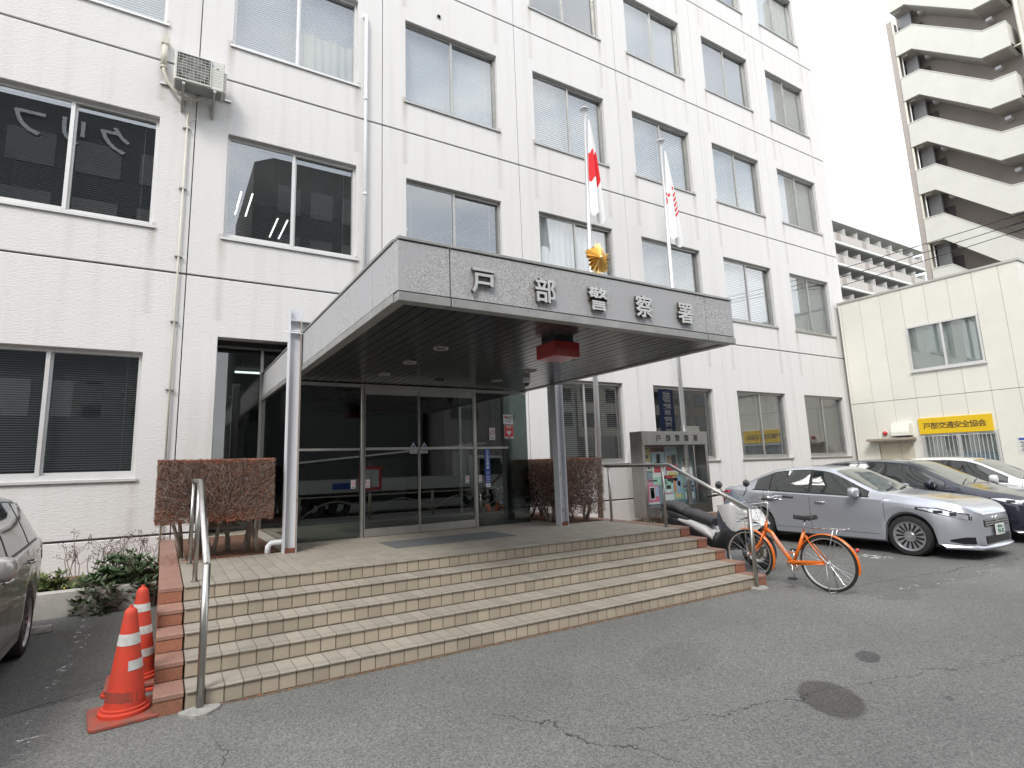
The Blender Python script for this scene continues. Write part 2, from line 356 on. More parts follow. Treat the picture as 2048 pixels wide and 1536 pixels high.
# ------------------------------------------------------------------ the ground
gr = MB().add([(-400,-400,0),(400,-400,0),(400,400,0),(-400,400,0)], [(0,1,2,3)]).build('ground', ASPH); struct(gr)
PAINT = worn_paint('worn_white_line', (.78,.78,.76), .50, .58, 9)
PAINT2 = worn_paint('very_worn_white_line', (.75,.75,.73), .60, .66, 7)
PAINT3 = worn_paint('almost_gone_white_line', (.72,.72,.70), .585, .64, 8)
def marking(x0, x1, y0, y1, m, z=.004):
    struct(MB().add([(x0,y0,z),(x1,y0,z),(x1,y1,z),(x0,y1,z)], [(0,1,2,3)]).build('road_marking', m))
marking(7.35, 13.5, -6.93, -6.74, PAINT2); marking(10.0, 10.32, -5.7, -5.25, PAINT); marking(13.0, 13.15, -6.7, -1.8, PAINT2)
marking(-.72, -.57, -6.1, -2.0, PAINT3)
# ------------------------------------------------------------------ main building
JX = {-2: -6.83, -1: -3.335, 0: .165, 1: 3.666, 2: 7.168, 3: 10.666, 4: 14.158, 5: 17.613, 6: 21.04}
HZ = [0.0, .74, 5.071, 8.96, 12.84, 16.73, 20.61, 24.5]          # base, storey joints
WB = {1: 1.637, 2: 5.846, 3: 9.71, 4: 13.62, 5: 17.5, 6: 21.38}
WT = {1: 3.651, 2: 7.863, 3: 11.74, 4: 15.62, 5: 19.5, 6: 23.38}
XEND = 21.375
station = thing('office_building', 'white six-storey police station with rows of sliding windows and dark panel joints', 'building', (7, 0, 0))
G = .008
def ring(x0, x1, z0, z1, a0, a1, b0, b1, y0, y1):
    o = [(x0, z0), (x1, z0), (x1, z1), (x0, z1)]; i = [(a0, b0), (a1, b0), (a1, b1), (a0, b1)]
    v = [(p[0], y0, p[1]) for p in o+i]+[(p[0], y1, p[1]) for p in o+i]; f = []
    for k in range(4):
        n = (k+1) % 4
        f += [(k, n, n+4, k+4), (k+8, k+12, n+12, n+8), (k, k+8, n+8, n), (k+4, n+4, n+12, k+12)]
    return MB().add(v, f)
def win_lr(k): return JX[k]+.54, (JX[k]+2.95 if k < 5 else 20.51)
PT = .24
for k in range(-2, 6):
    x0, x1 = JX[k]+G, JX[k+1]-G
    for fl in range(1, 7):
        z0, z1 = HZ[fl]+.016, HZ[fl+1]-.016
        if fl == 1 and k in (0, 1):
            if k == 0: poly = [(x0, z0), (.70, z0), (.70, 4.013), (x1, 4.013), (x1, z1), (x0, z1)]
            else: poly = [(x0, 4.013), (6.61, 4.013), (6.61, z0), (x1, z0), (x1, z1), (x0, z1)]
            MB().prism(poly, 1, 0, PT).build('wall_panel', WALL, station, bevel=.008)
            continue
        a, b = win_lr(k)
        ring(x0, x1, z0, z1, a, b, WB[fl], WT[fl], 0, PT).build('wall_panel', WALL, station, bevel=.008)
    if k not in (0, 1): MB().box(x0, x1, 0, PT, -.2, HZ[1]-.016).build('base_panel', WALL, station, bevel=.008)
MB().box(JX[0]+G, .70, 0, PT, -.2, HZ[1]-.016).build('base_panel', WALL, station, bevel=.008)
MB().box(6.61, JX[2]-G, 0, PT, -.2, HZ[1]-.016).build('base_panel', WALL, station, bevel=.008)
for fl in range(0, 7):
    MB().box(21.04+G, XEND, 0, PT, HZ[fl]+.016-(.2 if fl == 0 else 0), HZ[fl+1]-.016).build('corner_panel', WALL, station, bevel=.008)
jm = MB()
for k in range(-1, 7):
    if k == 1: jm.box(JX[k]-.02, JX[k]+.02, .035, .12, 4.05, 24.5)
    else: jm.box(JX[k]-.02, JX[k]+.02, .035, .12, 0, 24.5)
jm.build('vertical_joint', JOINT, station)
jh = MB()
for z in HZ[2:]: jh.box(-6.83, XEND-.05, .030, .115, z-.03, z+.03)
jh.box(-6.83, .69, .030, .115, .71, .77); jh.box(6.62, XEND-.05, .030, .115, .71, .77)
jh.build('horizontal_joint', JOINT, station)
MB().box(-6.83, XEND, PT+.02, 14, 24.5, 24.9).build('roof', WALL, station)
MB().box(XEND-.25, XEND-.003, PT, 14, -.2, 24.49).build('side_wall', WALL, station)
MB().box(-7.05, -6.83, 0, 14, -.2, 24.49).build('side_wall', WALL, station)
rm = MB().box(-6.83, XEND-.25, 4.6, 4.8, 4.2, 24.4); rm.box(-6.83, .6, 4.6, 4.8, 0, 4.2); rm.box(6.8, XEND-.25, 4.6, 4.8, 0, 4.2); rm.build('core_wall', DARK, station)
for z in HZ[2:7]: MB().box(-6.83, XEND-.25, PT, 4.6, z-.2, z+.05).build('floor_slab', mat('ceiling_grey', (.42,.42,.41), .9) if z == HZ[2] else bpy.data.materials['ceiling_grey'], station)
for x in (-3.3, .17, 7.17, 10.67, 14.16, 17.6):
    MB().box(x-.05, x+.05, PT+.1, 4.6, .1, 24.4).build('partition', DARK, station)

# windows: frame > panes, sill, blind
W_, H_ = 2.41, 2.0
def blind_mesh(wd, ht, tilt, m, pitch=.036, sl=.036):
    mb = MB(); n = int(ht/pitch); c, s = cos(tilt)*sl/2, sin(tilt)*sl/2
    for i in range(n):
        z = ht-pitch*(i+.5)
        mb.add([(0,-c,z-s),(wd,-c,z-s),(wd,0,z+.0035),(0,0,z+.0035),(0,c,z+s),(wd,c,z+s)], [(0,1,2,3),(3,2,5,4)])
    for x in (.18, wd/2, wd-.18): mb.box(x-.004, x+.004, -.019, -.017, 0, ht)
    mb.box(0, wd, -.02, .02, ht, ht+.04); mb.box(0, wd, -.02, .02, -.012, .004)
    return mb.mesh('blind', m, recalc=False)
def curtain_mesh(wd, ht, m, n=60):
    r = random.Random(3); pts = [(wd*i/n, .03*sin(i*1.3)+.02*sin(i*.47+1)+r.uniform(-.005,.005)) for i in range(n+1)]
    return MB().grid([[(x, y, 0) for x, y in pts], [(x, y*.8, ht*.5) for x, y in pts], [(x, y*.6, ht) for x, y in pts]]).mesh('curtain', m, True, False)
BL = {'dark': blind_mesh(2.36, 1.86, .45, SLATD), 'light': blind_mesh(2.36, 1.94, 1.28, SLATL), 'mid': blind_mesh(2.36, 1.94, 1.22, SLATM, .05, .052),
      'wide': blind_mesh(2.36, 1.94, 1.25, SLATL, .06, .062), 'open': blind_mesh(2.36, 1.94, .22, SLATM), 'dk2': blind_mesh(2.36, 1.94, .5, SLATD, .05, .05)}
CU = {'curt': curtain_mesh(2.36, 1.95, CURT), 'curtw': curtain_mesh(2.36, 1.95, CURTW)}
half = curtain_mesh(1.15, .95, CURT, 34)
style = {(-1,1): 'dark', (-1,2): 'dark', (-1,3): 'mid', (0,2): 'dark', (0,3): 'mid', (1,2): 'open', (1,3): 'light', (2,1): 'dk2', (2,2): 'curtw', (2,3): 'wide', (2,4): 'open',
         (3,1): None, (3,2): 'mid', (3,3): 'wide', (3,4): 'light', (4,1): 'open', (4,2): 'wide', (4,3): 'wide', (4,4): 'mid', (5,1): 'dark', (5,2): 'mid', (5,3): 'wide', (5,4): 'light', (5,5): 'curtw', (4,5): 'mid'}
for k in range(-1, 6):
    for fl in range(1, 7):
        if fl == 1 and k in (0, 1): continue
        if fl == 6 and k < 3: continue
        a, b = win_lr(k); z0, z1 = WB[fl], WT[fl]; near = k <= 0
        fm = ALUW if near else ALUD
        fr_ = ring(a, b, z0, z1, a+.05, b-.05, z0+.075, z1-.06, .10, .19)
        mid = (a+b)/2
        fr_.box(mid-.045, mid+.01, .095, .135, z0+.075, z1-.06); fr_.box(mid-.005, mid+.045, .145, .185, z0+.075, z1-.06)
        fr_.box(a+.05, mid-.045, .11, .14, z0+.075, z0+.115); fr_.box(mid+.045, b-.05, .15, .18, z0+.075, z0+.115)
        wn = fr_.build('window', fm, station)
        MB().box(a+.05, mid-.03, .118, .124, z0+.11, z1-.06).build('pane', GLASS, wn)
        MB().box(mid+.03, b-.05, .158, .164, z0+.11, z1-.06).build('pane', GLASS, wn)
        MB().box(a-.045, b+.045, -.035, .10, z0-.045, z0-.004).build('sill', fm if near else ALUD, wn)
        st = style.get((k, fl), ('wide', 'mid', 'light', 'open')[(k*3+fl) % 4])
        if st in BL: inst(BL[st], 'blind', (a+.025, .27, z0+(.12 if st == 'dark' else .04)), wn)
        elif st in CU: inst(CU[st], 'curtain', (a+.025, .26, z0+.03), wn)
        if (k, fl) == (0, 3): inst(half, 'curtain', (mid+.03, .235, z0+.04), wn)
for (x, z, y, ln) in ((1.1, 7.45, 1.6, 1.2), (2.0, 7.45, 2.6, 1.2), (4.7, 7.45, 1.8, 1.3), (5.6, 7.45, 3.0, 1.0), (12.0, 3.9, 1.2, 1.0), (12.0, 3.9, 2.2, 1.0), (15.4, 3.9, 1.4, .9), (15.4, 3.9, 2.6, .9)):
    MB().box(x, x+.03, y, y+ln, z+.1, z+.12).build('ceiling_tube', TUBE, station)
    MB().box(x+.22, x+.25, y, y+ln, z+.1, z+.12).build('ceiling_tube', TUBE, station)
# things seen behind the blue-lettered ground-floor window
MB().box(12.75, 13.5, .5, .54, 1.72, 2.62).build('noticeboard_back', mat('pale_board', (.52,.53,.47), .8), station)

# round vent hole above a window
ring_ = MB().torus((5.05, -.004, 12.18), .055, .012, 1, 18, 6).build('vent_pipe', ALUD, station, True)
MB().lathe([(.048, -.003), (0, -.003)], (5.05, 0, 12.18), 1, 18).build('vent_hole', BLACK, station)
# ------------------------------------------------------------------ steps and entrance platform
PZ, RI, TR, NX, X0, X1 = .655, .131, .30, 51, .23, 6.79
TP = (X1-X0)/NX
yr = lambda i: -4.45-TR*i
prof = [(.68, -.3), (.68, PZ-.004)]
for i in range(5): prof += [(yr(i)+.005, PZ-RI*i-.004), (yr(i)+.005, PZ-RI*(i+1)-.004)]
prof[-1] = (yr(4)+.005, -.3)
steps = MB().prism(prof, 0, X0, X1).build('entrance_steps', GROUT); struct(steps)
def chbox(x0, x1, y0, y1, z0, z1, c, face):
    """tile with a chamfered outer face ('y-' or 'z+')"""
    if face == 'z+':
        v = [(x0,y0,z0),(x1,y0,z0),(x1,y1,z0),(x0,y1,z0),(x0,y0,z1-c),(x1,y0,z1-c),(x1,y1,z1-c),(x0,y1,z1-c),(x0+c,y0+c,z1),(x1-c,y0+c,z1),(x1-c,y1-c,z1),(x0+c,y1-c,z1)]
    else:
        v = [(x0,y1,z0),(x0,y1,z1),(x1,y1,z1),(x1,y1,z0),(x0,y0+c,z0),(x0,y0+c,z1),(x1,y0+c,z1),(x1,y0+c,z0),(x0+c,y0,z0+c),(x0+c,y0,z1-c),(x1-c,y0,z1-c),(x1-c,y0,z0+c)]
    f = [(8,9,10,11)]
    for k in range(4):
        n = (k+1) % 4; f += [(k, n, n+4, k+4), (k+4, n+4, n+8, k+8)]
    return v, f
rme = MB().add(*chbox(.0045, TP-.0045, -.012, 0, .005, RI-.015, .003, 'y-')).mesh('riser_tile', TILE)
tp = [(-.016,-.012),(-.016,-.003),(-.012,0),(.022,0),(.023,-.005),(.032,-.005),(.033,0),(.056,0),(.057,-.005),(.066,-.005),(.067,0),(.278,0),(.280,-.003),(.280,-.012)]
tme = MB().prism(tp, 0, .004, TP-.004).mesh('tread_tile', TILET)
np_ = tp[:11]+[(TP-.006,0),(TP-.004,-.003),(TP-.004,-.012)]
nme = MB().prism(np_, 0, .004, TP-.004).mesh('nosing_tile', TILET)
fme = MB().add(*chbox(.004, TP-.004, .005, TP-.005, -.012, 0, .003, 'z+')).mesh('floor_tile', TILET)
rj = random.Random(5)
for j in range(NX):
    x = X0+TP*j
    for i in range(5):
        inst(rme, 'riser_tile', (x, yr(i)+.012+rj.uniform(-.0012, .0012), PZ-RI*(i+1)), steps)
        if i < 4: inst(tme, 'tread_tile', (x, yr(i+1), PZ-RI*(i+1)+rj.uniform(-.001, .001)), steps)
    inst(nme, 'nosing_tile', (x, yr(0), PZ), steps)
def in_bed(x, y): return (.30 < x < 1.36 and -2.72 < y < -.2) or (5.97 < x < 6.78 and -2.72 < y < -.2)
rest = MB(); cnt = 0
for r_ in range(0, 39):
    y = yr(0)+TP*(r_+1)
    if y > .55: break
    for j in range(NX):
        x = X0+TP*j
        if in_bed(x+TP/2, y+TP/2): continue
        if r_ < 5: inst(fme, 'floor_tile', (x, y, PZ+rj.uniform(-.001, .0008)), steps)
        else:
            v, f = chbox(.004, TP-.004, .005, TP-.005, -.012, 0, .003, 'z+'); rest.add([(a+x, b+y, c+PZ) for a, b, c in v], f)
o = rest.build('floor_tiles', TILET, steps); tag(o, kind='stuff')
SOIL = mat('hedge_bed_soil', (.10, .055, .035), .95, col2=(.20, .10, .06), vscale=28, bump=.9, bscale=30, bdist=.03)
struct(MB().box(.30, 1.36, -2.72, -.2, PZ-.03, PZ+.006).build('hedge_bed', SOIL)); struct(MB().box(5.97, 6.79, -2.72, -.2, PZ-.03, PZ+.006).build('hedge_bed', SOIL))
# red granite cheek walls, each stone a part
GRAN = objvar(granite_mat('red_granite', (.36, .15, .09), (.46, .23, .15), (.16, .07, .05)), .16)
GRANT = objvar(granite_mat('red_granite_cap', (.34, .185, .14), (.42, .26, .21), (.18, .10, .08), .55), .12)
for (cx0, cx1, lab, side) in ((.03, .222, 'stepped red granite cheek wall beside the traffic cones', -1), (6.798, 7.0, 'stepped red granite cheek wall beside the orange bicycle', 1)):
    ch = thing('cheek_wall', lab, 'cheek wall', ((cx0+cx1)/2, -2.8, 0), group='granite cheek walls of the steps')
    MB().prism([(-.05, -.2), (-.05, PZ-.035), (yr(0)+.02, PZ-.035)]+sum([[(yr(i)+.02, PZ-RI*i-.035), (yr(i)+.02, PZ-RI*(i+1)-.035)] for i in range(0, 5)], [])[1:-1]+[(yr(4)+.02, -.2)], 0, cx0+.012, cx1-.012).build('core', GROUT, ch)
    ys = [-.02, -1.5, -3.0, yr(0)-.012]
    for a, b in zip(ys, ys[1:]): MB().box(cx0, cx1, b+.003, a-.003, PZ-.034, PZ+.004).build('cap_slab', GRANT, ch, bevel=.004)
    for i in range(5):
        z1, z0 = PZ-RI*i-.036, PZ-RI*(i+1)+.003
        MB().box(cx0+.004, cx1-.004, yr(i)-.006, yr(i)+.2, z0 if i < 4 else -.05, z1).build('granite_block', GRAN, ch, bevel=.003)
        if i < 4: MB().box(cx0, cx1, yr(i+1)-.012, yr(i)-.008, PZ-RI*(i+1)-.034, PZ-RI*(i+1)+.002).build('cap_slab', GRANT, ch, bevel=.004)
    for a, b in ((-.05, -1.2), (-1.2, -2.4), (-2.4, -3.5), (-3.5, -4.24)):
        xs = (cx0+.003, cx0+.03) if side < 0 else (cx1-.03, cx1-.003)
        MB().box(xs[0], xs[1], b+.002, a-.002, -.05, PZ-.037).build('side_stone', GRAN, ch, bevel=.003)
tag(MB().box(2.64, 4.46, -3.5, -2.82, PZ+.0005, PZ+.008).build('door_mat', mat('mat_rubber', (.15, .155, .16), .7, var=.12, vscale=60), bevel=.003), 'flat grey rubber mat lying before the glass doors', 'door mat')
# ------------------------------------------------------------------ handrails
def rail(x, lab):
    t = thing('handrail', lab, 'handrail', (x, -4.3, 0), group='stainless handrails of the steps')
    def arc(pts, r, k=5):
        P = [Vector(p) for p in pts]; o_ = [P[0]]
        for a, b, c in zip(P, P[1:], P[2:]):
            u = (a-b).normalized(); v = (c-b).normalized(); s = b+u*r; e = b+v*r
            for i in range(k+1):
                q = i/k; o_.append((s*(1-q)+b*q)*(1-q)+(b*(1-q)+e*q)*q)
        return o_+[P[-1]]
    MB().tube(arc([(x, -2.94, 1.595), (x, -4.38, 1.595), (x, -5.69, 1.0)], .05), .0265, 12).build('top_rail', STEEL, t, True)
    MB().tube([(x, -5.69, 1.005), (x, -5.692, -.02)], .0265, 12).build('post', STEEL, t, True)
    for y in (-3.02, -4.24): MB().tube([(x, y, PZ), (x, y, 1.585)], .0225, 12).build('post', STEEL, t, True)
    for y in (-3.02, -4.24): MB().lathe([(.033, 0), (.033, .006), (.02, .008)], (x, y, PZ+.001), 2, 14).build('flange', STEEL, t)
    pad = MB().add([(x+.13*cos(a)*(1+.2*sin(3*a)), -5.74+.09*sin(a)*(1+.15*cos(4*a)), z) for z in (-.01, .022) for a in [2*pi*i/14 for i in range(14)]],
             [tuple(range(13, -1, -1)), tuple(range(14, 28))]+[(i, (i+1) % 14, (i+1) % 14+14, i+14) for i in range(14)])
    pad.build('concrete_pad', CONC, t, bevel=.006)
CONC = mat('rough_concrete', (.34, .335, .31), .95, var=.25, vscale=14, bump=.6, bscale=60)
rail(.325, 'stainless steel handrail in front of the boxy brown hedge, above the cones'); rail(6.735, 'stainless steel handrail before the notice board and scooter')
# ------------------------------------------------------------------ canopy
CXL, CXR, CYF, CYB, CZB, CZT = 1.535, 5.70, -6.47, .66, 2.985, 3.53
canopy = thing('entrance_canopy', 'wide grey flat entrance canopy with raised metal lettering on its fascia', 'canopy', (3.62, -2.9, PZ))
def fascia_mat():
    m = mat('fascia_granite', (.33,.33,.335), .65); t = m.node_tree; b = bs(m)
    tcn = N(t, 'ShaderNodeTexCoord'); n = N(t, 'ShaderNodeTexNoise'); n.inputs['Scale'].default_value = 75; n.inputs['Detail'].default_value = 3; n.inputs['Roughness'].default_value = .55; n.inputs['Distortion'].default_value = 1.2; L(t, tcn.outputs['Object'], n.inputs['Vector'])
    r = N(t, 'ShaderNodeValToRGB'); r.color_ramp.elements[0].position = .47; r.color_ramp.elements[1].position = .53; r.color_ramp.elements[0].color = (.27,.27,.28,1); r.color_ramp.elements[1].color = (.56,.56,.55,1); L(t, n.outputs[0], r.inputs[0])
    n2 = N(t, 'ShaderNodeTexNoise'); n2.inputs['Scale'].default_value = 1.3; n2.inputs['Detail'].default_value = 5; L(t, tcn.outputs['Object'], n2.inputs['Vector'])
    r2 = N(t, 'ShaderNodeValToRGB'); r2.color_ramp.elements[0].position = .40; r2.color_ramp.elements[1].position = .60; r2.color_ramp.elements[0].color = (0,0,0,1); L(t, n2.outputs[0], r2.inputs[0])
    mixn = N(t, 'ShaderNodeMixRGB'); mixn.inputs[1].default_value = (.42,.425,.435,1); L(t, r2.outputs[0], mixn.inputs[0]); L(t, r.outputs[0], mixn.inputs[2])
    L(t, mixn.outputs[0], b.inputs['Base Color']); return m
FASC = fascia_mat(); TRIM = mat('canopy_trim', (.36, .36, .345), .45, .5, var=.15, vscale=5)
SOFF = mat('soffit_board', (.085, .087, .085), .24, .55, var=.12, vscale=3, stretch=(4,.3,1))
DGAP = mat('soffit_gap', (.006,.006,.006), .9)
zf0, zf1 = CZB+.085, CZT-.035
for a, b in ((CXL+.002, 2.0), (2.012, 5.218), (5.23, CXR-.002)):
    MB().box(a, b, CYF, CYF+.05, zf0, zf1).build('front_fascia_panel', FASC, canopy, bevel=.003)
    MB().box(a, b, CYF-.012, CYF+.09, CZB, zf0-.012).build('lower_trim', TRIM, canopy, bevel=.003)
    MB().box(a, b, CYF-.012, CYF+.09, zf1+.008, CZT).build('upper_trim', TRIM, canopy, bevel=.003)
for x, s in ((CXL, 1), (CXR, -1)):
    for a, b in ((CYF+.052, -5.85), (-5.838, -4.2), (-4.188, -2.5), (-2.488, -.9), (-.888, CYB)):
        MB().box(min(x, x+.05*s), max(x, x+.05*s), a, b, zf0, zf1).build('side_fascia_panel', FASC, canopy, bevel=.003)
        MB().box(min(x-.012*s, x+.09*s), max(x-.012*s, x+.09*s), max(a, CYF+.091), b, CZB, zf0-.012).build('lower_trim', TRIM, canopy, bevel=.003)
        MB().box(min(x-.012*s, x+.09*s), max(x-.012*s, x+.09*s), max(a, CYF+.091), b, zf1+.008, CZT).build('upper_trim', TRIM, canopy, bevel=.003)
MB().box(CXL+.051, CXR-.051, CYF+.051, CYB, CZB+.05, CZT-.02).build('slab', DGAP, canopy)
nb = 32; bw = (CXR-CXL-.19)/nb
bme = MB().box(.007, bw-.007, 0, (CYB-.02)-(CYF+.10), 0, .03).mesh('soffit_board', SOFF)
for i in range(nb): inst(bme, 'soffit_board', (CXL+.095+bw*i, CYF+.10, CZB+.012+(.001 if i % 2 else 0)), canopy)
RINGM = mat('downlight_ring', (.50, .49, .45), .4, .3); LENS = mat('downlight_lens', (.10,.095,.085), .3)
for x, y in ((2.65, -4.9), (2.65, -3.97), (2.65, -3.01), (4.52, -3.01), (4.5, -4.0), (4.48, -4.94)):
    d = MB().lathe([(.062, 0), (.085, -.006), (.088, .0), (.085, .012)], (x, y, CZB+.006), 2, 24, cap=False).build('downlight', RINGM, canopy, 30)
    MB().lathe([(.064, .004), (.03, .0055), (0, .006)], (x, y, CZB+.006), 2, 20).build('lens', LENS, d, True)
d = MB().lathe([(.05, 0), (.07, -.004), (.07, .01)], (3.62, -2.79, CZB+.006), 2, 20).build('sensor', BLACK, canopy, 30)
# lettering
LEDGE = mat('letter_edge', (.13, .11, .09), .6, .3)
METAL = mat('letter_metal', (.58, .58, .57), .35, .45, var=.12, vscale=7)
for ch_, x in zip('戸部警察署', (2.31, 2.965, 3.60, 4.22, 4.845)):
    M_ = Matrix.Translation((x, CYF-.026, 3.155)) @ Matrix.Scale(.98, 4, (1, 0, 0))
    lt = MB()
    for q_, (dx, dz) in enumerate(((0, 0), (-.0045, .0012), (.0045, -.0012), (0, .003), (0, -.003))):
        m_ = text_mb(ch_, .25, .032-.0012*q_, .0015, Matrix.Translation((dx, 0, dz)) @ M_); lt.add(m_.v, m_.f)
    o_ = lt.build('letter', METAL, canopy); o_.data.materials.append(LEDGE)
    for pg in o_.data.polygons: pg.material_index = 0 if abs(pg.normal.y) > .7 else 1
    for dx in (-.05, .05): pass
# steel columns
def rust_mat():
    m = mat('column_paint', (.56,.59,.66), .5); t = m.node_tree; b = bs(m)
    tcn = N(t, 'ShaderNodeTexCoord'); n = N(t, 'ShaderNodeTexNoise'); n.inputs['Scale'].default_value = 7; n.inputs['Detail'].default_value = 7; L(t, tcn.outputs['Object'], n.inputs['Vector'])
    r = N(t, 'ShaderNodeValToRGB'); r.color_ramp.elements[0].position = .68; r.color_ramp.elements[1].position = .73; L(t, n.outputs[0], r.inputs[0])
    mixn = N(t, 'ShaderNodeMixRGB'); mixn.inputs[1].default_value = (.66,.675,.71,1); mixn.inputs[2].default_value = (.30,.16,.08,1); L(t, r.outputs[0], mixn.inputs[0]); L(t, mixn.outputs[0], b.inputs['Base Color']); return m
COLP = rust_mat(); RUST = mat('rusty_base', (.20, .075, .05), .9, var=.5, vscale=30)
def hcol(x0, x1, yc, z1, nm):
    m = MB().box(x0, x0+.011, yc-.075, yc+.075, PZ, z1).box(x1-.011, x1, yc-.075, yc+.075, PZ, z1).box(x0+.011, x1-.011, yc-.005, yc+.005, PZ, z1)
    c = m.build('column', COLP, canopy); MB().box(x0+.012, x1-.012, yc-.07, yc-.006, PZ, PZ+.055).build('base_plate', RUST, c); return c
c = hcol(1.362, 1.517, -2.88, 3.83, 'l')
MB().box(1.373, 1.506, -2.95, -2.887, 3.50, 3.51).build('stiffener', COLP, c); MB().box(1.373, 1.506, -2.95, -2.887, 3.66, 3.67).build('stiffener', COLP, c)
br = MB().box(1.518, 1.75, -2.95, -2.81, 3.655, 3.665).box(1.518, 1.75, -2.885, -2.875, 3.545, 3.655); br.build('beam', COLP, c)
MB().tube([(1.50, -2.96, PZ+.05), (1.50, -2.96, 3.66)], .006, 6).build('rust_streak_cable', mat('rust_cable', (.42,.30,.2), .8), c)
lp = [(1.36+.16*cos(a)+.11, -2.97+.05*sin(a), 3.505+.03*sin(a)) for a in [2*pi*i/24 for i in range(25)]]
MB().tube(lp, .006, 6).build('tie_wire', WHITEP, c)
MB().tube([(1.40, -2.80, PZ+.13), (1.30, -2.80, PZ+.13), (1.235, -2.80, PZ+.125), (1.20, -2.80, PZ+.09), (1.195, -2.80, PZ-.02)], .034, 12).build('drain_elbow', WHITEP, c, True)
hcol(5.705, 5.86, -2.88, CZB+.02, 'r')
# red police lamp, emblem, dome camera
REDP = mat('red_lamp_acrylic', (.30, .012, .012), .16, coat=.6)
lamp = thing('red_lamp', 'red box lamp hanging below the canopy front', 'lamp', (3.63, -5.78, 2.78))
MB().box(3.465, 3.80, -5.945, -5.61, 2.79, 2.945).build('shade', REDP, lamp, bevel=.004)
MB().box(3.51, 3.755, -5.90, -5.655, 2.946, CZB+.012).build('stem', BLACK, lamp)
MB().box(3.475, 3.79, -5.935, -5.62, 2.783, 2.7895).build('diffuser', mat('lamp_diffuser', (.42,.10,.10), .2), lamp)
GOLD = mat('gold', (.86, .62, .27), .36, 1.0)
em = thing('gold_emblem', 'gilded five-pointed police emblem standing on the canopy edge', 'emblem', (3.685, -6.40, 3.53))
mb = MB(); n = 40; ec = Vector((3.685, -6.44, 3.70)); Rr = []
for i in range(n):
    a = pi/2+2*pi*i/n; q = ((i/n*5+.5) % 1)-.5; rr = .128+.05*max(0, 1-abs(q)*2.2)
    z_ = i % 2; Rr.append(ec+Vector((cos(a)*rr*(1 if z_ else .86), -.026 if z_ else .02, sin(a)*rr*(1 if z_ else .86))))
v = [ec+Vector((0, -.05, 0)), ec+Vector((0, .05, 0))]+Rr; f = []
for i in range(n): j = (i+1) % n; f += [(0, 2+i, 2+j), (1, 2+j, 2+i)]
mb.add(v, f).build('rays', GOLD, em)
MB().lathe([(0, -.075), (.012, -.072), (.02, -.06), (.022, -.045), (.015, -.03)], ec, 1, 16).build('centre_boss', GOLD, em, True)
MB().box(3.66, 3.71, -6.45, -6.40, 3.53, 3.60).build('foot', GOLD, em)
dc = thing('dome_camera', 'small white dome security camera under the canopy corner', 'camera', (4.81, -3.42, CZB))
MB().lathe([(.055, 0), (.06, -.03), (.06, -.075), (.05, -.085)], (4.81, -3.42, CZB+.012), 2, 20).build('housing', WHITEP, dc, 30)
MB().lathe([(.046, -.083), (.043, -.105), (.028, -.125), (0, -.133)], (4.81, -3.42, CZB+.012), 2, 18).build('dome', mat('smoked_dome', (.02,.02,.022), .08), dc, True)
# ------------------------------------------------------------------ glass entrance
GY = -2.05
ge = thing('glass_entrance', 'glazed porch with sliding steel-framed glass doors under the canopy', 'entrance', (3.62, GY, PZ))
DST = mat('door_steel', (.52,.51,.48), .32, .8, var=.1, vscale=4)
def pane(x0, x1, y0, y1, z0, z1, par=None, nm='pane'): return MB().box(x0, x1, y0, y1, z0, z1).build(nm, DGLASS, par or ge)
pane(1.565, 2.60, GY-.005, GY+.005, PZ+.004, CZB); pane(4.645, 5.692, GY-.005, GY+.005, PZ+.004, CZB)
pane(5.693, 5.703, GY-.005, .05, PZ+.004, CZB-.001); pane(1.552, 1.562, GY-.005, .70, PZ+.004, CZB-.001)
for x in (2.608, 4.588): MB().box(x, x+.045, GY-.04, GY+.04, PZ, CZB).build('jamb', DST, ge, bevel=.003)
MB().box(1.555, 2.60, GY-.03, GY+.03, CZB-.055, CZB-.006).build('head_rail', DST, ge); MB().box(2.662, 4.58, GY-.045, GY+.045, CZB-.05, CZB-.005).build('head_rail', DST, ge); MB().box(4.642, 5.70, GY-.03, GY+.03, CZB-.055, CZB-.006).build('head_rail', DST, ge)
STK = mat('sticker_white', (.72,.73,.74), .5); STR = mat('sticker_red', (.62,.03,.035), .5); STB = mat('sticker_blue', (.035,.10,.42), .5); STK2 = mat('sticker_black', (.03,.03,.03), .5)
def sticker(par, x0, x1, z0, z1, m, nm='sticker', y=GY-.009): return MB().box(x0, x1, y-.0015, y, z0, z1).build(nm, m, par)
for x0, x1, yo in ((2.664, 3.565, -.02), (3.575, 4.578, -.02)):
    y = GY+yo
    d = ring(x0, x1, PZ+.006, CZB-.052, x0+.012, x1-.012, PZ+.125, CZB-.16, y-.018, y+.018).build('door', DST, ge, bevel=.002)
    pane(x0+.012, x1-.012, y-.004, y+.004, PZ+.125, CZB-.16, d)
    MB().box(x0+.012, x1-.012, y-.03, y-.008, 1.955, 1.995).build('push_bar', DST, d)
MB().box(1.60, 2.60, GY-.025, GY-.007, 1.955, 1.99).build('push_bar', DST, ge); MB().box(4.645, 5.28, GY-.025, GY-.007, 1.955, 1.99).build('push_bar', DST, ge)
for xc in (3.47, 3.66):
    tri = MB().prism([(xc-.055, 1.975), (xc+.055, 1.975), (xc, 2.075)], 1, GY-.0325, GY-.031).build('sticker', STK, ge); MB().prism([(xc-.03, 1.99), (xc+.03, 1.99), (xc, 2.045)], 1, GY-.034, GY-.033).build('pictogram', STB, tri)
    s = sticker(ge, xc-.06, xc+.06, 1.895, 1.935, STK, y=GY-.031); MB().box(xc-.045, xc+.045, GY-.034, GY-.033, 1.908, 1.922).build('print', STK2, s)
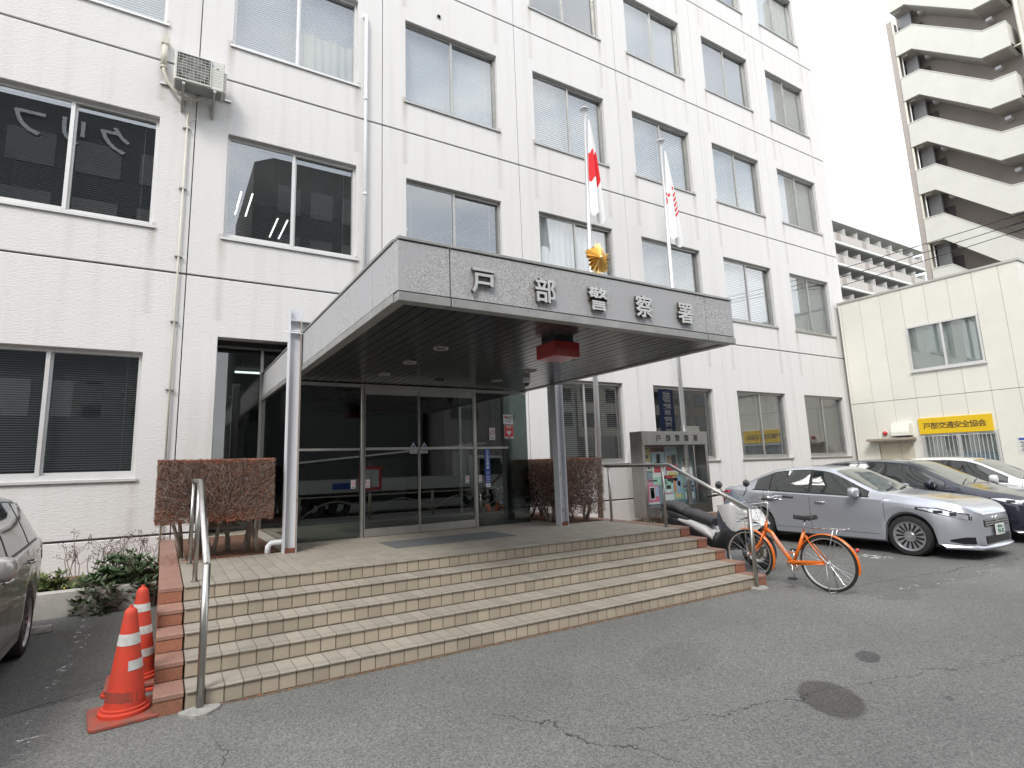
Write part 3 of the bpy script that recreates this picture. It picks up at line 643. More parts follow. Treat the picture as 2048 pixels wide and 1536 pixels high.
for xc in (2.50, 2.72, 4.44, 4.70):
    s = sticker(ge, xc-.035, xc+.035, 1.385, 1.51, STK, y=GY-(.009 if xc in (2.50, 4.70) else .026)); yy = GY-(.0125 if xc in (2.50, 4.70) else .0295)
    MB().torus((xc, yy, 1.463), .022, .004, 1, 18, 4).build('print', STR, s); MB().box(xc-.025, xc+.025, yy-.001, yy, 1.40, 1.412).build('print', STK2, s)
# AED notices and the blue strip
a1 = sticker(ge, 5.20, 5.405, 2.385, 2.56, STK); text_mb('AED', .085, .001, .001, Matrix.Translation((5.335, GY-.0118, 2.475))).build('lettering', STK2, a1)
def heart(xc, zc, s, y): return MB().add([(xc+s*.0625*16*sin(a)**3, y, zc+s*.0625*(13*cos(a)-5*cos(2*a)-2*cos(3*a)-cos(4*a))) for a in [2*pi*i/26 for i in range(26)]], [tuple(range(26))])
heart(5.24, 2.51, .028, GY-.0118).build('heart', STR, a1)
for i in range(4): MB().box(5.25+i*.03, 5.268+i*.03, GY-.0118, GY-.0108, 2.43, 2.447).build('print', STK2, a1)
a2 = sticker(ge, 5.215, 5.405, 2.13, 2.37, STK); r_ = MB().box(5.22, 5.40, GY-.0118, GY-.0108, 2.165, 2.365).build('panel', STR, a2)
text_mb('AED', .06, .001, .001, Matrix.Translation((5.31, GY-.0128, 2.315))).build('lettering', STK, a2); heart(5.31, 2.235, .05, GY-.0128).build('heart', STK, a2); MB().box(5.27, 5.35, GY-.0118, GY-.0108, 2.138, 2.155).build('print', STK2, a2)
a3 = sticker(ge, 4.905, 5.02, 2.11, 2.32, STK); MB().torus((4.963, GY-.012, 2.235), .038, .006, 1, 20, 4).build('print', STR, a3); MB().box(4.925, 5.0, GY-.0118, GY-.0108, 2.135, 2.15).build('print', STK2, a3)
a4 = sticker(ge, 4.80, 4.905, 1.30, 1.995, STB)
for i, ch_ in enumerate('この先警察署'): text_mb(ch_, .058, .001, .001, Matrix.Translation((4.853, GY-.0118, 1.925-.062*i))).build('lettering', STK, a4)
text_mb('2.5', .05, .001, .001, Matrix.Translation((4.853, GY-.0118, 1.53))).build('lettering', STK, a4)
for i in range(4): MB().box(4.815, 4.89, GY-.0118, GY-.0108, 1.485-i*.03, 1.495-i*.03).build('print', STK, a4)
sticker(ge, 4.805, 4.90, 1.30, 1.37, STK, 'print', GY-.0115)
# recess behind: side lights in the wall opening, lobby
pane(.72, 1.50, .69, .70, PZ, 3.96); pane(5.76, 6.59, .69, .70, PZ, 3.96); pane(1.56, 5.70, .69, .70, CZT+.01, 3.96)
for x in (.70, 1.50, 5.71, 6.58): MB().box(x, x+.05, .66, .74, PZ, 3.97).build('mullion', DST, ge)
MB().box(.70, 6.61, .66, .74, 3.965, 4.01).build('head_rail', DST, ge)
lob = thing('lobby', 'dim lobby seen through the glass doors', 'lobby', (3.65, 3, PZ))
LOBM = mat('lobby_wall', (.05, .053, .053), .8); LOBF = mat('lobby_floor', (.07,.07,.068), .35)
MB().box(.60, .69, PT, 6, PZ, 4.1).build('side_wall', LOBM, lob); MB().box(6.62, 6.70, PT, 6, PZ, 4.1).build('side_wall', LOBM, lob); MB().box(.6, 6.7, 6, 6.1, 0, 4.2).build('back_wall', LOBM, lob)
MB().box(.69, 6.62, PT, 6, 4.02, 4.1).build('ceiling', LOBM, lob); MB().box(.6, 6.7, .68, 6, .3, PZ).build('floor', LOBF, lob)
MB().box(1.0, 3.2, 4.6, 5.2, PZ, 1.7).build('counter', mat('counter', (.10,.075,.055), .5), lob); MB().box(.95, 3.25, 4.55, 5.25, 1.701, 1.74).build('counter_top', LOBF, lob)
MB().box(4.6, 5.5, 3.4, 3.9, PZ, 1.9).build('machine', mat('machine_grey', (.4,.4,.38), .5), lob)
for y, x in ((3.2, 1.3), (4.4, 2.2), (5.2, 3.0)): MB().box(x, x+1.1, y, y+.06, 3.93, 3.97).build('ceiling_tube', TUBE, lob)
# ------------------------------------------------------------------ planting
TWIG = mat('hedge_twig', (.21, .12, .088), .9, col2=(.32, .205, .16), vscale=7)
TWIGL = mat('hedge_twig_pale', (.29, .235, .20), .9, col2=(.40, .34, .295), vscale=7)
TWIGD = mat('hedge_branch', (.22, .185, .15), .9, col2=(.36, .31, .26), vscale=16, bump=.5, bscale=60)
LEAFR = mat('dry_red_leaf', (.36, .085, .035), .8, col2=(.55, .19, .08), vscale=6)
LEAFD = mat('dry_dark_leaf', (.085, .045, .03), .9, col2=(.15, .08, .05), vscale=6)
def leafquad(mb, p, d, n, ln, wd):
    s = d.cross(n)
    if s.length < 1e-4: return
    s.normalize(); mb.add([p, p+d*ln*.5+s*wd/2, p+d*ln, p+d*ln*.5-s*wd/2], [(0, 1, 2, 3)])
def rvec(r): 
    while True:
        v = Vector((r.uniform(-1,1), r.uniform(-1,1), r.uniform(-1,1)))
        if .05 < v.length < 1: return v.normalized()
def hedge(x0, x1, y0, y1, z0, z1, trunks, lab, seed, nt_=9000, open_low=0.0, zfloor=.662, shell=.72):
    r = random.Random(seed); t = thing('hedge', lab, 'hedge', ((x0+x1)/2, (y0+y1)/2, zfloor), group='clipped dormant hedges by the entrance')
    tw = MB(); tl_ = MB(); lv = MB(); ld = MB(); c = Vector(((x0+x1)/2, (y0+y1)/2, z0))
    for i in range(nt_):
        q = r.random()
        p = Vector((r.uniform(x0, x1), r.uniform(y0, y1), r.uniform(z0, z1)))
        k = r.randrange(6)
        if q < shell:                                  # most twigs end at the clipped faces
            dp = abs(r.gauss(0, .05))
            if k < 3: p.y = y0+dp
            elif k == 3: p.z = z1-dp
            elif k == 4: p.x = x0+dp
            else: p.x = x1-dp
        low = (p.z-z0)/(z1-z0)
        if open_low and low < open_low and r.random() > .40+low/open_low*.5: continue
        d = (p-c); d.z = abs(d.z)*.8+.35; d = (d.normalized()+rvec(r)*.75).normalized()
        ln = r.uniform(.05, .12); e = p+d*ln
        for ax, lo, hi in ((0, x0, x1), (1, y0, y1), (2, z0-.03, z1)):
            e[ax] = min(max(e[ax], lo-.022*r.random()**2), hi+.022*r.random()**2)
        m_ = (p+e)/2+rvec(r)*.012; rad = r.choice((.0013, .0018, .0025))
        (tl_ if i % 5 < 2 else tw).tube([p, m_, e], [rad*1.2, rad, rad*.6], 3, False)
    nl = int(nt_*(.55 if shell > .55 else .30))
    for i in range(nl):
        k = r.random(); p = Vector((r.uniform(x0, x1), r.uniform(y0, y1), r.uniform(z0, z1)))
        if k < .46: p.z = z1-abs(r.gauss(0, .02)); p.y = y0+(y1-y0)*r.random()**1.6
        elif k < .62: p.x = x0+abs(r.gauss(0, .03))
        elif k < .72: p.x = x1-abs(r.gauss(0, .025))
        elif k < .86: p.z = z0+abs(r.gauss(0, .07)); p.y = y0+abs(r.gauss(0, .15))
        else: p.y = y0+abs(r.gauss(0, .03)); p.z = z0+(z1-z0)*r.random()**1.5
        if open_low and p.z < z0+(z1-z0)*open_low and r.random() < .6: continue
        leafquad(lv, p, (rvec(r)+Vector((0, 0, .6))).normalized(), rvec(r), r.uniform(.016, .032), r.uniform(.008, .015))
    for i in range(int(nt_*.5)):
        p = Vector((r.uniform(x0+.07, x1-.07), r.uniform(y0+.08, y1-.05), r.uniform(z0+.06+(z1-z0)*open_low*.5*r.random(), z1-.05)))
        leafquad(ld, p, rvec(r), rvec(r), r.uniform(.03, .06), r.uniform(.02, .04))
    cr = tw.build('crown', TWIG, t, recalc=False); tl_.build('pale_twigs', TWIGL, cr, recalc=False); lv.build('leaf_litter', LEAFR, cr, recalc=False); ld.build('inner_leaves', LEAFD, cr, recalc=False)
    for (tx, ty) in trunks:
        m = MB(); b = Vector((tx, ty, zfloor-.03)); nb_ = r.choice((2, 3))
        for j in range(nb_):
            e = Vector((min(max(tx+r.uniform(-.22, .22), x0+.2), x1-.22), ty+r.uniform(-.14, .14), z0+.22)); k1 = b.lerp(e, .3)+rvec(r)*.045; k2 = b.lerp(e, .65)+rvec(r)*.05
            m.tube([b, k1, k2, e], [.034, .024, .019, .010], 8)
            for q in range(3):
                s = k2.lerp(e, r.random()); m.tube([s, s+Vector((r.uniform(-.10,.10), r.uniform(-.10,.10), .08)), s+Vector((r.uniform(-.15,.15), r.uniform(-.15,.15), .16))], [.008, .006, .003], 5)
        m.build('trunk', TWIGD, t, True)
    fl = MB()
    for i in range(260):
        p = Vector((r.uniform(x0+.05, x1-.05), r.uniform(y0-.0, y1), zfloor+.004)); leafquad(fl, p, Vector((r.uniform(-1,1), r.uniform(-1,1), .15)).normalized(), Vector((r.uniform(-.3,.3), r.uniform(-.3,.3), 1)).normalized(), .03, .018)
    tag(fl.build('fallen_leaves', LEAFR, t, recalc=False), kind='stuff')
    return t
hedge(-.04, 1.22, -2.98, -2.0, 1.10, 1.83, [(.58, -2.52), (.98, -2.5), (.25, -2.4), (1.12, -2.62), (.45, -2.2), (.8, -2.2)], 'square-clipped reddish-brown bare hedge by the left column', 3, 17000)
hedge(5.80, 6.80, -2.80, -1.0, .78, 1.745, [(6.1, -2.5), (6.5, -2.62), (6.2, -2.0), (6.55, -1.8), (6.1, -1.4), (6.5, -1.3), (6.0, -2.2), (6.35, -2.35)], 'loose reddish-brown bare hedge behind the right column', 9, 19000, .42, shell=.5)
# raised planting beds along the wall
KERB = mat('bed_kerb_concrete', (.43, .415, .385), .9, var=.12, vscale=6, bump=.4, bscale=50)
struct(MB().box(-9, .02, -1.68, -1.53, -.1, .30).build('planter_kerb', KERB, bevel=.012)); struct(MB().box(-9, .02, -1.53, -.002, -.1, .24).build('planting_bed', SOIL))
struct(MB().box(7.02, 21.3, -1.68, -1.53, -.1, .27).build('planter_kerb', KERB, bevel=.012)); struct(MB().box(7.02, 21.3, -1.53, -.002, -.1, .22).build('planting_bed', SOIL))
GRN = mat('glossy_leaf', (.035, .075, .03), .5, col2=(.075, .12, .045), vscale=7); GRN2 = mat('pale_leaf', (.08, .12, .035), .6, col2=(.14, .17, .05), vscale=7)
YEL = mat('yellow_flower', (.70, .50, .05), .7); DRY = mat('dry_stem', (.17, .12, .11), .9, col2=(.27, .20, .18), vscale=20)
def shrub(c, rx, ry, rz_, n, lab, seed, ln=(.08, .14), m=None, spill=0, grp='low green shrubs in the planting beds', flowers=0):
    r = random.Random(seed); t = thing('green_shrub', lab, 'shrub', c, group=grp); mb = MB(); st = MB(); C_ = Vector(c)
    for i in range(n//5):
        d = rvec(r); d.z = abs(d.z); rr = r.random()**.4
        tip = C_+Vector((d.x*rx*rr, d.y*ry*rr, d.z*rz_*rr))
        if spill and tip.y < -1.55: tip.z -= spill*r.random()
        st.tube([C_+Vector((d.x*.05, d.y*.05, 0)), C_.lerp(tip, .6)+Vector((0, 0, .04)), tip], .004, 4, False)
        for j in range(9):
            a = 2*pi*j/5+r.random(); ld = Vector((cos(a), sin(a), r.uniform(-.1, .7))).normalized(); ld = (ld+d*.35).normalized()
            nn = Vector((0, 0, 1))+rvec(r)*.4; L_ = r.uniform(*ln)
            p = tip-d*.05*(j/9); leafquad(mb, p, ld, nn.normalized(), L_, L_*r.uniform(.26, .36))
    st.build('stem', DRY, t, recalc=False); mb.build('foliage', m or GRN, t, recalc=False)
    if flowers:
        fb = MB()
        for i in range(flowers):
            d = rvec(r); p = C_+Vector((d.x*rx, d.y*ry, abs(d.z)*rz_+.02)); fb.lathe([(0, -.012), (.013, 0), (0, .012)], p, 2, 6)
        fb.build('flower', YEL, t)
    return t
shrub((-.20, -1.45, .25), .36, .44, .42, 760, 'bushy dark green shrub against the red granite cheek wall', 1, spill=.40)
shrub((-.62, -1.58, .26), .28, .34, .24, 520, 'dark green shrub drooping over the concrete kerb', 2, spill=.34)
shrub((-1.15, -1.25, .24), .40, .30, .24, 380, 'low green shrub beside the grey wagon', 3, m=GRN2, flowers=5)
shrub((-.45, -.75, .24), .40, .35, .40, 340, 'green shrub close to the wall under the rust streak', 4)
shrub((-1.75, -1.2, .24), .45, .30, .25, 240, 'green shrub hidden behind the grey wagon tail', 5)
def dried(c, h, n, lab, seed):
    r = random.Random(seed); t = thing('dried_plant', lab, 'plant', c, group='leafless dried plants by the wall'); mb = MB(); hd = MB()
    for i in range(n):
        p = Vector(c)+Vector((r.uniform(-.08,.08), r.uniform(-.06,.06), 0)); d = Vector((r.uniform(-.35,.35), r.uniform(-.25,.25), 1)).normalized(); hh = h*r.uniform(.6, 1)
        q = [p, p+d*hh*.5+Vector((r.uniform(-.03,.03), 0, 0)), p+d*hh*.8]; mb.tube(q, [.006, .005, .004], 5, False)
        for k in range(3):
            s = q[1].lerp(q[2], r.random()); e = s+Vector((r.uniform(-.13,.13), r.uniform(-.1,.1), r.uniform(.06,.16))); mb.tube([s, e], .003, 4, False)
            for z in range(9): leafquad(hd, e+rvec(r)*.035, rvec(r), rvec(r), .03, .014)
    mb.build('stem', DRY, t, recalc=False); tag(hd.build('dry_flowers', DRY, t, recalc=False), kind='stuff')
for i, (x, y, h, n, lab) in enumerate(((-.98, -.55, .72, 6, 'dried leafless plant nearest the grey wagon'), (-.72, -.62, .70, 5, 'dried leafless plant second from the wagon'), (-.50, -.5, .55, 4, 'short dried plant between two taller ones'),
        (-.30, -.45, .76, 6, 'tallest dried plant with a flower head against the white wall'), (-.10, -.5, .60, 4, 'dried plant beside the pale drain pipe'))):
    dried((x, y, .24), h, n, lab, 30+i)
shrub((7.9, -1.2, .22), .7, .3, .16, 420, 'low yellow-flecked ground plant left of the notice board', 6, (.04, .08), GRN2, flowers=10)
shrub((9.1, -1.25, .22), .6, .25, .15, 300, 'low ground plant under the notice board', 7, (.04, .08))
shrub((12.45, -1.3, .22), .5, .3, .42, 520, 'green yellow-flowered shrub behind the white scooter', 8, (.04, .08), GRN2, flowers=16)
shrub((13.6, -1.2, .22), .6, .3, .25, 260, 'green shrub behind the silver sedan tail', 10, (.04, .08))
# leaf crumbs in the joint at the foot of the steps
r = random.Random(4); mb = MB()
for i in range(420):
    x = r.uniform(.25, 6.9); p = Vector((x, -5.665-abs(r.gauss(0, .018)), .006)); leafquad(mb, p, Vector((r.uniform(-1,1), r.uniform(-1,1), .1)).normalized(), Vector((r.uniform(-.2,.2), r.uniform(-.2,.2), 1)).normalized(), r.uniform(.008, .025), r.uniform(.006, .014))
tag(mb.build('leaf_crumbs', LEAFR, recalc=False), 'reddish leaf crumbs along the foot of the steps', 'leaves', kind='stuff')
struct(MB().prism([(.5, -5.68), (6.9, -5.70), (6.9, -5.66), (.5, -5.66)], 2, -.01, .005).build('dirt_strip', mat('dirt', (.17,.13,.09), .95, var=.5, vscale=15)))
# ------------------------------------------------------------------ traffic cones
CONE = mat('cone_orange', (.66, .05, .02), .65, col2=(.50, .06, .035), vscale=7, detail=8); CBASE = mat('cone_base', (.40, .075, .045), .8, col2=(.20, .10, .08), vscale=9)
BANDM = mat('reflective_band', (.70, .70, .68), .5, col2=(.45, .44, .42), vscale=18)
SCUFF = mat('cone_scuff', (.36, .045, .025), .75, col2=(.22, .06, .045), vscale=14)
def cone(loc, rz, lab, bands, bases):
    t = thing('traffic_cone', lab, 'traffic cone', loc, rz, 'traffic cones by the steps', local=True); z = 0
    for b in range(bases):
        s = .215; k = .03
        poly = [(-s+k,-s),(s-k,-s),(s,-s+k),(s,s-k),(s-k,s),(-s+k,s),(-s,s-k),(-s,-s+k)]
        M_ = Matrix.Rotation(.12*b, 4, 'Z'); MB().prism(poly, 2, z, z+.028).xf(M_).build('base', CBASE if b == bases-1 else CONE, t, bevel=.006); z += .034
    R = lambda h: .128-(.128-.034)*min(h/.67, 1)
    body = [(.16, 0), (.16, .022), (.142, .03), (.142, .045), (R(0), .05)]+[(R(h), .05+h) for h in (.1, .2, .3, .4, .5, .6, .625)]+[(.028, .69), (.015, .698), (.012, .712), (0, .714)]
    MB().lathe(body, (0, 0, z-.034+.028), 2, 32).build('body', CONE, t, 40)
    for a, b, a0, a1 in bands:
        n = 24; rows = [[((R(h)+.0025)*cos(a0+(a1-a0)*i/n), (R(h)+.0025)*sin(a0+(a1-a0)*i/n), z-.006+.05+h) for i in range(n+1)] for h in (a, (a+b)/2, b)]
        MB().grid(rows).build('band', BANDM, t, True, recalc=False)
    for a, b in ((.035, .10),):
        n = 24; rows = [[((R(h)+.0012)*cos(2*pi*i/n), (R(h)+.0012)*sin(2*pi*i/n), z-.006+.05+h+.010*sin(4*pi*i/n)+.004*sin(i*2.7+h*90)) for i in range(n+1)] for h in (a, b)]
        MB().grid(rows).build('scuffed_band', SCUFF, t, True, recalc=False)
cone((-.14, -5.47, 0), .12, 'front orange traffic cone with a torn second white band', [(.40, .475, 0, 2*pi), (.235, .30, -1.6, .9)], 1)
cone((-.085, -4.85, 0), -.1, 'rear orange traffic cone with three white bands on stacked bases', [(.46, .52, 0, 2*pi), (.29, .35, 0, 2*pi), (.12, .18, 0, 2*pi)], 2)
# ------------------------------------------------------------------ air conditioner and pipes
ACW = mat('ac_cream', (.62, .62, .57), .5, var=.05, vscale=8); ACG = mat('ac_grey', (.30,.31,.30), .6); PIPE = mat('pipe_ivory', (.58, .56, .48), .55, var=.06, vscale=5)
ac = thing('air_conditioner', 'cream outdoor air conditioner unit on brackets high on the white wall', 'air conditioner', (.17, -.3, 8.33))
ax0, ax1, ay0, ay1, az0, az1 = -.215, .56, -.46, -.17, 8.36, 8.93
MB().box(ax0, ax1, ay0, ay1, az0, az1).build('casing', ACW, ac, bevel=.014)
MB().box(ax0+.03, ax1-.03, ay0+.02, ay1-.02, az0-.012, az0-.001).build('base_tray', ACG, ac)
gx0, gx1 = ax0+.045, ax0+.545
MB().box(gx0, gx1, ay0-.004, ay0-.001, az0+.04, az1-.03).build('fan_recess', mat('fan_dark', (.07,.075,.07), .7), ac)
fan = MB().lathe([(.21, -.004), (.225, -.006), (.225, -.0045)], ((gx0+gx1)/2, ay0, az0+.285), 1, 32); fan.build('fan_ring', ACG, ac)
fb = MB()
for k in range(4):
    a = k*pi/2+.4; fb.add([((gx0+gx1)/2+q*cos(a+w_), ay0-.006, az0+.285+q*sin(a+w_)) for q, w_ in ((.04, 0), (.2, -.25), (.2, .45), (.04, .6))], [(0,1,2,3)])
fb.build('fan_blade', mat('fan_blade_grey', (.16,.165,.16), .6), ac)
gm = MB()
for i in range(10): z = az0+.045+i*.054; gm.tube([(gx0-.012, ay0-.018, z), (gx1+.012, ay0-.018, z)], .006, 6)
for i in range(9): x = gx0+.02+i*.0575; gm.tube([(x, ay0-.014, az0+.03), (x, ay0-.014, az1-.03)], .0032, 5)
gm.box(gx0-.025, gx0-.008, ay0-.022, ay0-.001, az0+.02, az1-.015).box(gx1+.008, gx1+.022, ay0-.022, ay0-.001, az0+.02, az1-.015).box(gx0-.008, gx1+.008, ay0-.03, ay0-.001, az0+.015, az0+.032)
gm.build('grille', ACW, ac)
for i in range(7): MB().box(gx1+.035, ax1-.025, ay0-.003, ay0-.001, az0+.09+i*.05, az0+.093+i*.05).build('louvre_line', ACG, ac)
MB().box(gx1+.03, gx1+.06, ay0-.004, ay0-.001, az1-.12, az1-.10).build('logo_mark', mat('logo_blue', (.1,.35,.55), .5), ac); MB().box(gx1+.10, gx1+.14, ay0-.004, ay0-.001, az1-.155, az1-.14).build('data_print', BLACK, ac)
MB().box(ax1, ax1+.05, ay0+.07, ay1-.01, az0+.03, az1-.12).build('valve_cover', ACW, ac, bevel=.012)
for x in (-.085, .40):
    b = MB().box(x, x+.045, ay0-.02, -.0, az0-.055, az0-.013).box(x, x+.045, -.035, 0, az0-.30, az0-.013); b.prism([(ay0+.03, az0-.056), (ay0+.07, az0-.056), (-.002, az0-.26), (-.002, az0-.30)], 0, x+.005, x+.04); b.build('bracket', ALUD, ac)
MB().box(-.42, .72, -.04, -.001, az0+.13, az0+.165).build('wall_rail', ALU, ac)
hp = [(-.385, -.09, 9.27), (-.385, -.09, 8.86), (-.375, -.09, 8.70), (-.30, -.09, 8.50), (-.17, -.10, 8.36), (-.02, -.12, 8.27), (.12, -.16, 8.25), (.22, -.2, 8.33)]
MB().tube(hp[1:], .028, 10).build('insulated_hose', PIPE, ac, True); MB().tube([(-.385, -.07, 9.30), (-.385, -.07, 8.78)], .05, 12).build('duct_sleeve', PIPE, ac, True); MB().box(-.445, -.325, -.13, 0, 9.22, 9.36).build('wall_cap', PIPE, ac, bevel=.012); MB().tube([(-.385, -.07, 8.80), (-.385, -.07, 8.77)], .06, 12).build('duct_collar', PIPE, ac)
MB().tube([(.17, -.2, 8.33), (.10, -.12, 8.22), (.05, -.06, 8.05), (.04, -.05, 7.8)], .010, 7).build('drain_hose', PIPE, ac, True); MB().tube([(.26, -.1, 8.3), (.20, -.06, 8.0), (.06, -.05, 7.86)], .008, 7).build('drain_hose', PIPE, ac, True)
dp = thing('drain_pipe', 'thin ivory drain pipe running down from the air conditioner', 'pipe', (.03, -.04, .3))
MB().tube([(.035, -.045, 8.0), (.03, -.045, 4.5), (.025, -.045, .25)], .017, 10).build('pipe', PIPE, dp, True)
for z in (7.75, 6.6, 5.35, 4.2, 3.05, 1.9): MB().box(-.03, .085, -.064, -.0005, z, z+.018).build('clip', ALU, dp)
dp = thing('downpipe', 'thick white downpipe with bent top beside the second-storey windows', 'pipe', (3.27, -.08, 3.6))
MB().tube([(3.27, .02, 11.38), (3.27, -.05, 11.38), (3.27, -.085, 11.34), (3.27, -.085, 3.6)], .038, 12).build('pipe', WHITEP, dp, True)
MB().tube([(3.27, .0, 11.38), (3.27, -.06, 11.375)], .055, 12).build('collar', WHITEP, dp, True)
for z in (9.35, 7.2, 5.3): MB().tube([(3.27, -.085, z), (3.27, -.085, z+.06)], .046, 12).build('socket', WHITEP, dp, True)
# ------------------------------------------------------------------ flagpoles and flags
POLE = mat('pole_steel', (.72,.72,.73), .38, .75)
FLW = mat('flag_white', (.80,.80,.80), .85); FLR = mat('flag_red', (.72,.02,.03), .8)
def flagpole(xb, xt, y, zt, lab, flab, kind):
    t = thing('flagpole', lab, 'flagpole', (xb, y, .22), group='flagpoles by the facade'); X = lambda z: xb+(xt-xb)*(z-.22)/(zt-.22)
    MB().tube([(X(.2), y, .2), (X(zt), y, zt)], [.062, .038], 16).build('pole', POLE, t, True)
    MB().lathe([(0, .13), (.05, .125), (.105, .10), (.115, .08), (.10, .06), (.03, .05), (.03, 0)], (xt, y, zt), 2, 20).build('finial', WHITEP, t, 50)
    MB().box(xt-.02, xt+.09, y-.02, y+.02, zt-.10, zt-.05).build('truck', WHITEP, t); MB().tube([(xt+.07, y, zt-.08), (X(1.4)+.08, y, 1.4)], .004, 5).build('halyard', WHITEP, t)
    f = thing('flag', flab, 'flag', (X(zt-.3), y, zt-2.9))
    H = 2.62; n, m = 30, 36; z0 = zt-.22
    def P(u, v, off=0):
        """u 0..1 across the folds, v 0..1 downward"""
        wd = .05+.40*v**.8; xx = X(z0-H*v)+.05+wd*(u-.12)+.0*v
        fold = (.075*v**.5)*sin(u*9.4+1.1*v)+.03*sin(u*17+v*3)*v
        drop = (0 if u < .15 else .10*sin((u-.15)*3.1))+.05*sin(u*9)
        return Vector((xx, y-.075+fold-off, z0-H*v*(.90+drop) if v > 0 else z0))
    MB().grid([[P(i/n, j/m) for i in range(n+1)] for j in range(m+1)]).build('cloth', FLW, f, True, recalc=False)
    if kind == 0:
        rows = []
        for j in range(19):
            v = .34+.30*j/18
            q = (j/18-.5)*2; lo = .10; hi = 1.0
            rows.append([P(lo+(hi-lo)*i/n, v+.018*sin((lo+(hi-lo)*i/n)*11)*(1 if abs(q) > .7 else .3), .004) for i in range(n+1)])
        MB().grid(rows).build('red_disc', FLR, f, True, recalc=False)
    else:
        for (u0, u1, v0, v1) in ((.55, .95, .40, .425), (.6, 1., .47, .495), (.6, 1., .52, .545), (.6, 1., .57, .595), (.62, 1., .62, .645), (.62, 1., .67, .695), (.0, .14, .50, .53), (.0, .14, .56, .63), (.16, .34, .50, .53)):
            MB().grid([[P(u0+(u1-u0)*i/8, v0+(v1-v0)*j/3-.02*(i/8), .005) for i in range(9)] for j in range(4)]).build('red_emblem', FLR, f, True, recalc=False)
flagpole(8.33, 8.58, -.9, 10.28, 'left tall steel flagpole with a round white finial', 'limp white flag with a red disc', 0)
flagpole(11.21, 11.24, -.9, 10.18, 'right tall steel flagpole standing behind the notice board', 'limp white flag with red stripes', 1)
# ------------------------------------------------------------------ notice board
nbd = thing('notice_board', 'brushed steel glazed notice board with posters', 'notice board', (10.75, -.8, .22))
bx0, bx1, by0, by1 = 9.62, 11.90, -1.0, -.62
m = MB().box(bx0, bx0+.09, by0, by1, .37, 2.03).box(bx1-.09, bx1, by0, by1, .37, 2.03).box(bx0+.09, bx1-.09, by0, by1, .37, .60).box(bx0+.09, bx1-.09, by1-.03, by1, .60, 2.03)
m.build('case', STEELB, nbd); MB().box(bx0-.0, bx1+.0, by0-.02, by1+.001, 2.031, 2.355).build('header', STEELB, nbd, bevel=.004)
for x in (bx0+.15, bx1-.25): MB().box(x, x+.10, -.9, -.72, .1, .37).build('foot', STEELB, nbd)
MB().box(bx0+.095, bx1-.095, by1-.06, by1-.032, .605, 2.025).build('backing', mat('board_felt', (.17,.23,.26), .85, var=.1), nbd)
MB().box(bx0+.095, bx1-.095, by0+.02, by0+.026, .605, 2.025).build('glazing', glass_mat('board_glass', (.93,.95,.95), .035), nbd)
MB().box((bx0+bx1)/2+.62, (bx0+bx1)/2+.66, by0+.01, by0+.05, .605, 2.025).build('sliding_stile', STEELB, nbd)
for ch_, x in zip('戸部警察署', (10.16, 10.49, 10.81, 11.13, 11.46)): text_mb(ch_, .17, .006, .002, Matrix.Translation((x, by0-.0235, 2.13))).build('letter', BLACK, nbd)
pc = {n_: mat('print_'+n_, c_, .6) for n_, c_ in dict(white=(.72,.72,.70), yellow=(.66,.54,.24), red=(.52,.07,.08), pink=(.60,.16,.25), green=(.28,.50,.36), blue=(.32,.45,.60), pale=(.45,.58,.62), orange=(.66,.22,.05), dark=(.06,.06,.07), skin=(.45,.30,.22)).items()}
def poster(x0, x1, z0, z1, base, bits):
    y = by1-.062; p = MB().box(x0, x1, y-.002, y, z0, z1).build('poster', pc[base], nbd)
    for (a, b, c, d, cc) in bits: MB().box(x0+(x1-x0)*a, x0+(x1-x0)*b, y-.0035, y-.0024, z0+(z1-z0)*c, z0+(z1-z0)*d).build('print', pc[cc], p)
face = lambda a, c: [(a, a+.22, c, c+.13, 'dark'), (a+.04, a+.18, c+.02, c+.11, 'skin')]
poster(9.80, 10.20, 1.42, 2.0, 'yellow', [(.05, .95, .02, .38, 'white'), (.05, .7, .9, .97, 'dark')]+face(.08, .08)+face(.38, .08)+face(.70, .08)+face(.18, .52)+face(.55, .52))
poster(10.23, 10.68, 1.08, 2.0, 'white', [(0, 1, .86, 1, 'red'), (.1, .9, .88, .98, 'white'), (0, 1, .45, .85, 'pale'), (.12, .88, .32, .58, 'red'), (.35, .65, .56, .80, 'dark'), (0, 1, 0, .2, 'green'), (.1, .9, .21, .29, 'white')])
poster(10.71, 11.12, 1.10, 2.0, 'white', [(.05, .95, .72, .98, 'pale'), (.1, .5, .5, .75, 'skin'), (.5, .9, .5, .78, 'dark'), (0, 1, .34, .5, 'red'), (.1, .9, .20, .3, 'yellow'), (.05, .9, .06, .14, 'dark')])
poster(11.28, 11.62, 1.50, 1.70, 'green', [(.1, .9, .1, .5, 'red'), (.05, .95, .6, .95, 'dark')])
poster(11.28, 11.64, .98, 1.48, 'white', [(.35, .6, .3, .7, 'blue'), (.1, .9, .85, .95, 'yellow'), (.5, .9, .2, .3, 'blue'), (0, 1, 0, .1, 'red')])
poster(9.82, 9.98, .66, 1.26, 'white', [(.3, .7, .8, .9, 'blue'), (.15, .85, .3, .34, 'dark'), (.15, .85, .42, .45, 'dark')])
poster(10.02, 10.40, .64, 1.22, 'pink', [(.18, .66, .18, .70, 'white'), (.24, .60, .22, .45, 'skin'), (.24, .60, .45, .66, 'dark'), (.1, .9, .9, .97, 'dark'), (.72, .95, .3, .7, 'blue'), (0, 1, 0, .07, 'white')])
poster(10.56, 10.92, .70, 1.30, 'pale', [(0, 1, .86, 1, 'red'), (.2, .8, .45, .8, 'green'), (.3, .7, .3, .6, 'white'), (0, 1, 0, .22, 'white'), (.1, .9, .26, .3, 'red')])
